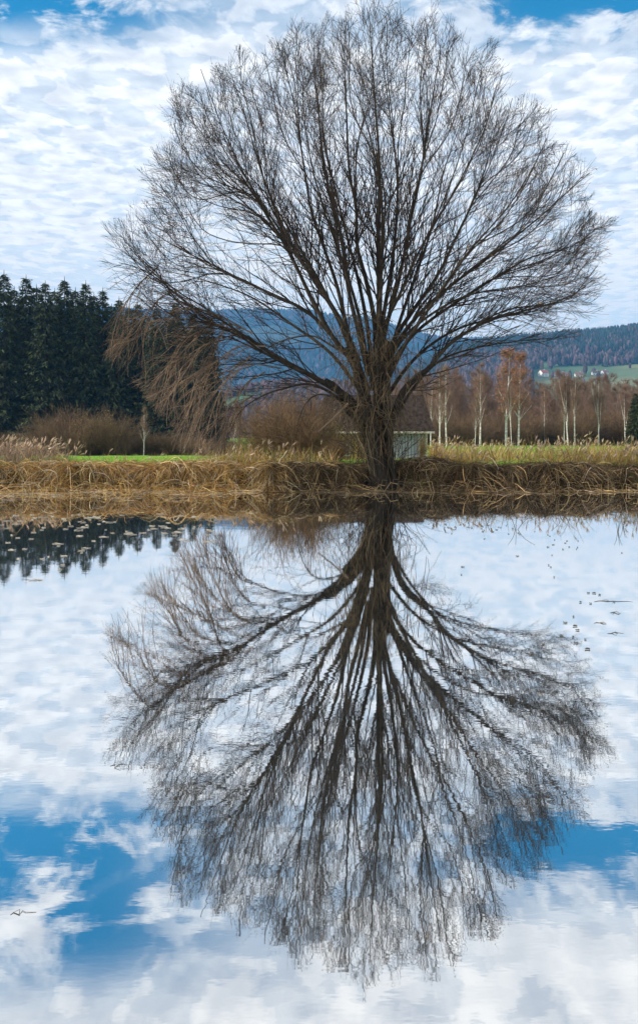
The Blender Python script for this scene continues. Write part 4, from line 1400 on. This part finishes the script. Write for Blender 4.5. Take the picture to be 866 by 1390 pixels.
# ------------------------------------------------------------------ haze
hm = bpy.data.materials.new('haze'); hm.use_nodes = True
nt = hm.node_tree
nt.nodes.remove(nt.nodes['Principled BSDF'])
v = nt.nodes.new('ShaderNodeVolumePrincipled')
v.inputs['Color'].default_value = (0.16, 0.5, 1.0, 1)
v.inputs['Density'].default_value = 0.00014
v.inputs['Anisotropy'].default_value = 0.0
nt.links.new(v.outputs[0], nt.nodes['Material Output'].inputs['Volume'])
m = MB(); m.box((500, 2700, 320), (13000, 6500, 860))
hz = m.build('haze', hm, smooth=False)
tag(hz, kind='stuff')

# ------------------------------------------------------------------ sky
world = bpy.data.worlds.new('World'); S.world = world; world.use_nodes = True
nt = world.node_tree; N, L = nt.nodes, nt.links
N.clear()
SUN_EL, SUN_AZ = R(27), R(-99)      # azimuth measured from +Y (view direction), negative = left
outn = N.new('ShaderNodeOutputWorld'); bg = N.new('ShaderNodeBackground'); bg.inputs['Strength'].default_value = 0.1
sky = N.new('ShaderNodeTexSky'); sky.sky_type = 'NISHITA'; sky.sun_disc = False
sky.sun_elevation = SUN_EL; sky.sun_rotation = SUN_AZ; sky.air_density = 1.0; sky.dust_density = 0.6; sky.ozone_density = 2.0
tc = N.new('ShaderNodeTexCoord'); sp = N.new('ShaderNodeSeparateXYZ'); L.new(tc.outputs['Generated'], sp.inputs[0])


def mth(op, a, b=None, c=None, clamp=False):
    n = N.new('ShaderNodeMath'); n.operation = op; n.use_clamp = clamp
    for i, v_ in enumerate((a, b, c)):
        if v_ is None: continue
        if isinstance(v_, (int, float)): n.inputs[i].default_value = v_
        else: L.new(v_, n.inputs[i])
    return n.outputs[0]


def mrange(v_, a, b, c=0, d=1, smooth=True):
    n = N.new('ShaderNodeMapRange'); n.interpolation_type = 'SMOOTHSTEP' if smooth else 'LINEAR'
    L.new(v_, n.inputs[0])
    for i, q_ in enumerate((a, b, c, d)): n.inputs[i + 1].default_value = q_
    return n.outputs[0]


zc = mth('ADD', mth('MAXIMUM', sp.outputs[2], 0.0), 0.035)
px_ = mth('DIVIDE', sp.outputs[0], zc); py_ = mth('DIVIDE', sp.outputs[1], zc)
cb = N.new('ShaderNodeCombineXYZ'); L.new(px_, cb.inputs[0]); L.new(py_, cb.inputs[1])


def noise(scale, detail, rough=.5, dist=0.0, off_=(0, 0, 0), st=(1, 1, 1)):
    mp = N.new('ShaderNodeMapping'); mp.inputs['Location'].default_value = off_; mp.inputs['Scale'].default_value = st
    L.new(cb.outputs[0], mp.inputs[0])
    n = N.new('ShaderNodeTexNoise'); n.inputs['Scale'].default_value = scale; n.inputs['Detail'].default_value = detail
    n.inputs['Roughness'].default_value = rough; n.inputs['Distortion'].default_value = dist
    L.new(mp.outputs[0], n.inputs['Vector'])
    return n.outputs['Fac']


n_small = noise(9.5, 5, .5, .3, st=(1, .8, 1))
n_mid = noise(1.9, 4, .5, .2, (3, 1, 0))
n_big = noise(.8, 2, .5, 0, (5.3, 2.2, 0))
hyp = mth('SQRT', mth('ADD', mth('MULTIPLY', sp.outputs[0], sp.outputs[0]), mth('MULTIPLY', sp.outputs[1], sp.outputs[1])))
tel = mth('DIVIDE', sp.outputs[2], mth('MAXIMUM', sp.outputs[1], .05))
azi = mth('DIVIDE', sp.outputs[0], mth('MAXIMUM', sp.outputs[1], .05))
# clear band around 27 degrees of elevation, broken by a white bank in the middle
lw_ = mrange(azi, -.1, .1, 0, .1)
band = mth('MULTIPLY', mrange(tel, .43, .51), mrange(mth('ADD', tel, lw_), .74, .62))
side = mrange(mth('ABSOLUTE', mth('SUBTRACT', azi, -.01)), .08, .3, .25, 1)
gap = mth('MULTIPLY', band, side)
cov = mth('ADD', mth('ADD', mth('MULTIPLY', n_small, .8), mth('MULTIPLY', n_mid, .2)), mth('MULTIPLY', n_big, .3))
cov = mth('SUBTRACT', cov, mth('MULTIPLY', gap, .17))
cloud = mrange(cov, .50, .68, .0, 1)
cloud = mth('MAXIMUM', cloud, mth('MULTIPLY', mrange(tel, .32, .16), .0))
veil = mth('MAXIMUM', mth('SUBTRACT', .78, mth('MULTIPLY', gap, .78)), 0)
cloud = mth('MAXIMUM', cloud, veil)
frag = mrange(noise(4.2, 9, .6, .4, (1.7, 4.1, 0)), .47, .60, 0, .97)
fm = N.new('ShaderNodeMix'); fm.data_type = 'FLOAT'; L.new(mth('MULTIPLY', gap, 1.0, clamp=True), fm.inputs[0]); L.new(cloud, fm.inputs[2]); L.new(frag, fm.inputs[3])
cloud = mth('MULTIPLY', fm.outputs[0], .985)
shade = mrange(noise(10.0, 5, .5, .2, (7, 3, 0)), .3, .7, 0, 1)
cr = N.new('ShaderNodeValToRGB')
cr.color_ramp.elements[0].color = (6.5, 6.6, 6.85, 1); cr.color_ramp.elements[1].color = (9.5, 9.35, 9.1, 1)
L.new(shade, cr.inputs[0])
# saturate the clear blue a little
hs = N.new('ShaderNodeHueSaturation'); hs.inputs['Hue'].default_value = .485; hs.inputs['Saturation'].default_value = 1.75; hs.inputs['Value'].default_value = 1.15
L.new(sky.outputs[0], hs.inputs['Color'])
mx = N.new('ShaderNodeMix'); mx.data_type = 'RGBA'; wm = N.new('ShaderNodeMix'); wm.data_type = 'RGBA'; L.new(mrange(tel, .34, .1, 0, .85), wm.inputs[0]); L.new(cr.outputs[0], wm.inputs[6]); wm.inputs[7].default_value = (9.2, 8.6, 7.9, 1)
L.new(cloud, mx.inputs[0]); L.new(hs.outputs[0], mx.inputs[6]); L.new(wm.outputs[2], mx.inputs[7])
L.new(mx.outputs[2], bg.inputs['Color']); L.new(bg.outputs[0], outn.inputs['Surface'])

sun = bpy.data.lights.new('sun', 'SUN'); sun.energy = 4.2; sun.angle = R(0.6); sun.color = (1, .93, .82)
so = bpy.data.objects.new('sun', sun); C.objects.link(so)
from mathutils import Vector
sd = Vector((math.sin(SUN_AZ) * math.cos(SUN_EL), math.cos(SUN_AZ) * math.cos(SUN_EL), math.sin(SUN_EL)))
so.rotation_euler = sd.to_track_quat('Z', 'Y').to_euler()
so.location = (-30, 0, 40)

# ------------------------------------------------------------------ camera
cam = bpy.data.cameras.new('camera'); co_ = bpy.data.objects.new('camera', cam); C.objects.link(co_)
co_.location = (0, 0, H); co_.rotation_euler = (PI / 2, 0, 0)
cam.sensor_fit = 'VERTICAL'; cam.sensor_height = 36; cam.lens = F / 1390 * 36
cam.shift_y = -(695 - HY) / 1390
cam.clip_end = 20000; cam.clip_start = .05
S.camera = co_
S.view_settings.view_transform = 'Standard'; S.view_settings.look = 'None'; S.view_settings.exposure = 0.55; S.view_settings.gamma = 1
S.view_settings.use_curve_mapping = False
S.cycles.max_bounces = 6; S.cycles.volume_bounces = 0; S.cycles.diffuse_bounces = 2; S.cycles.glossy_bounces = 3
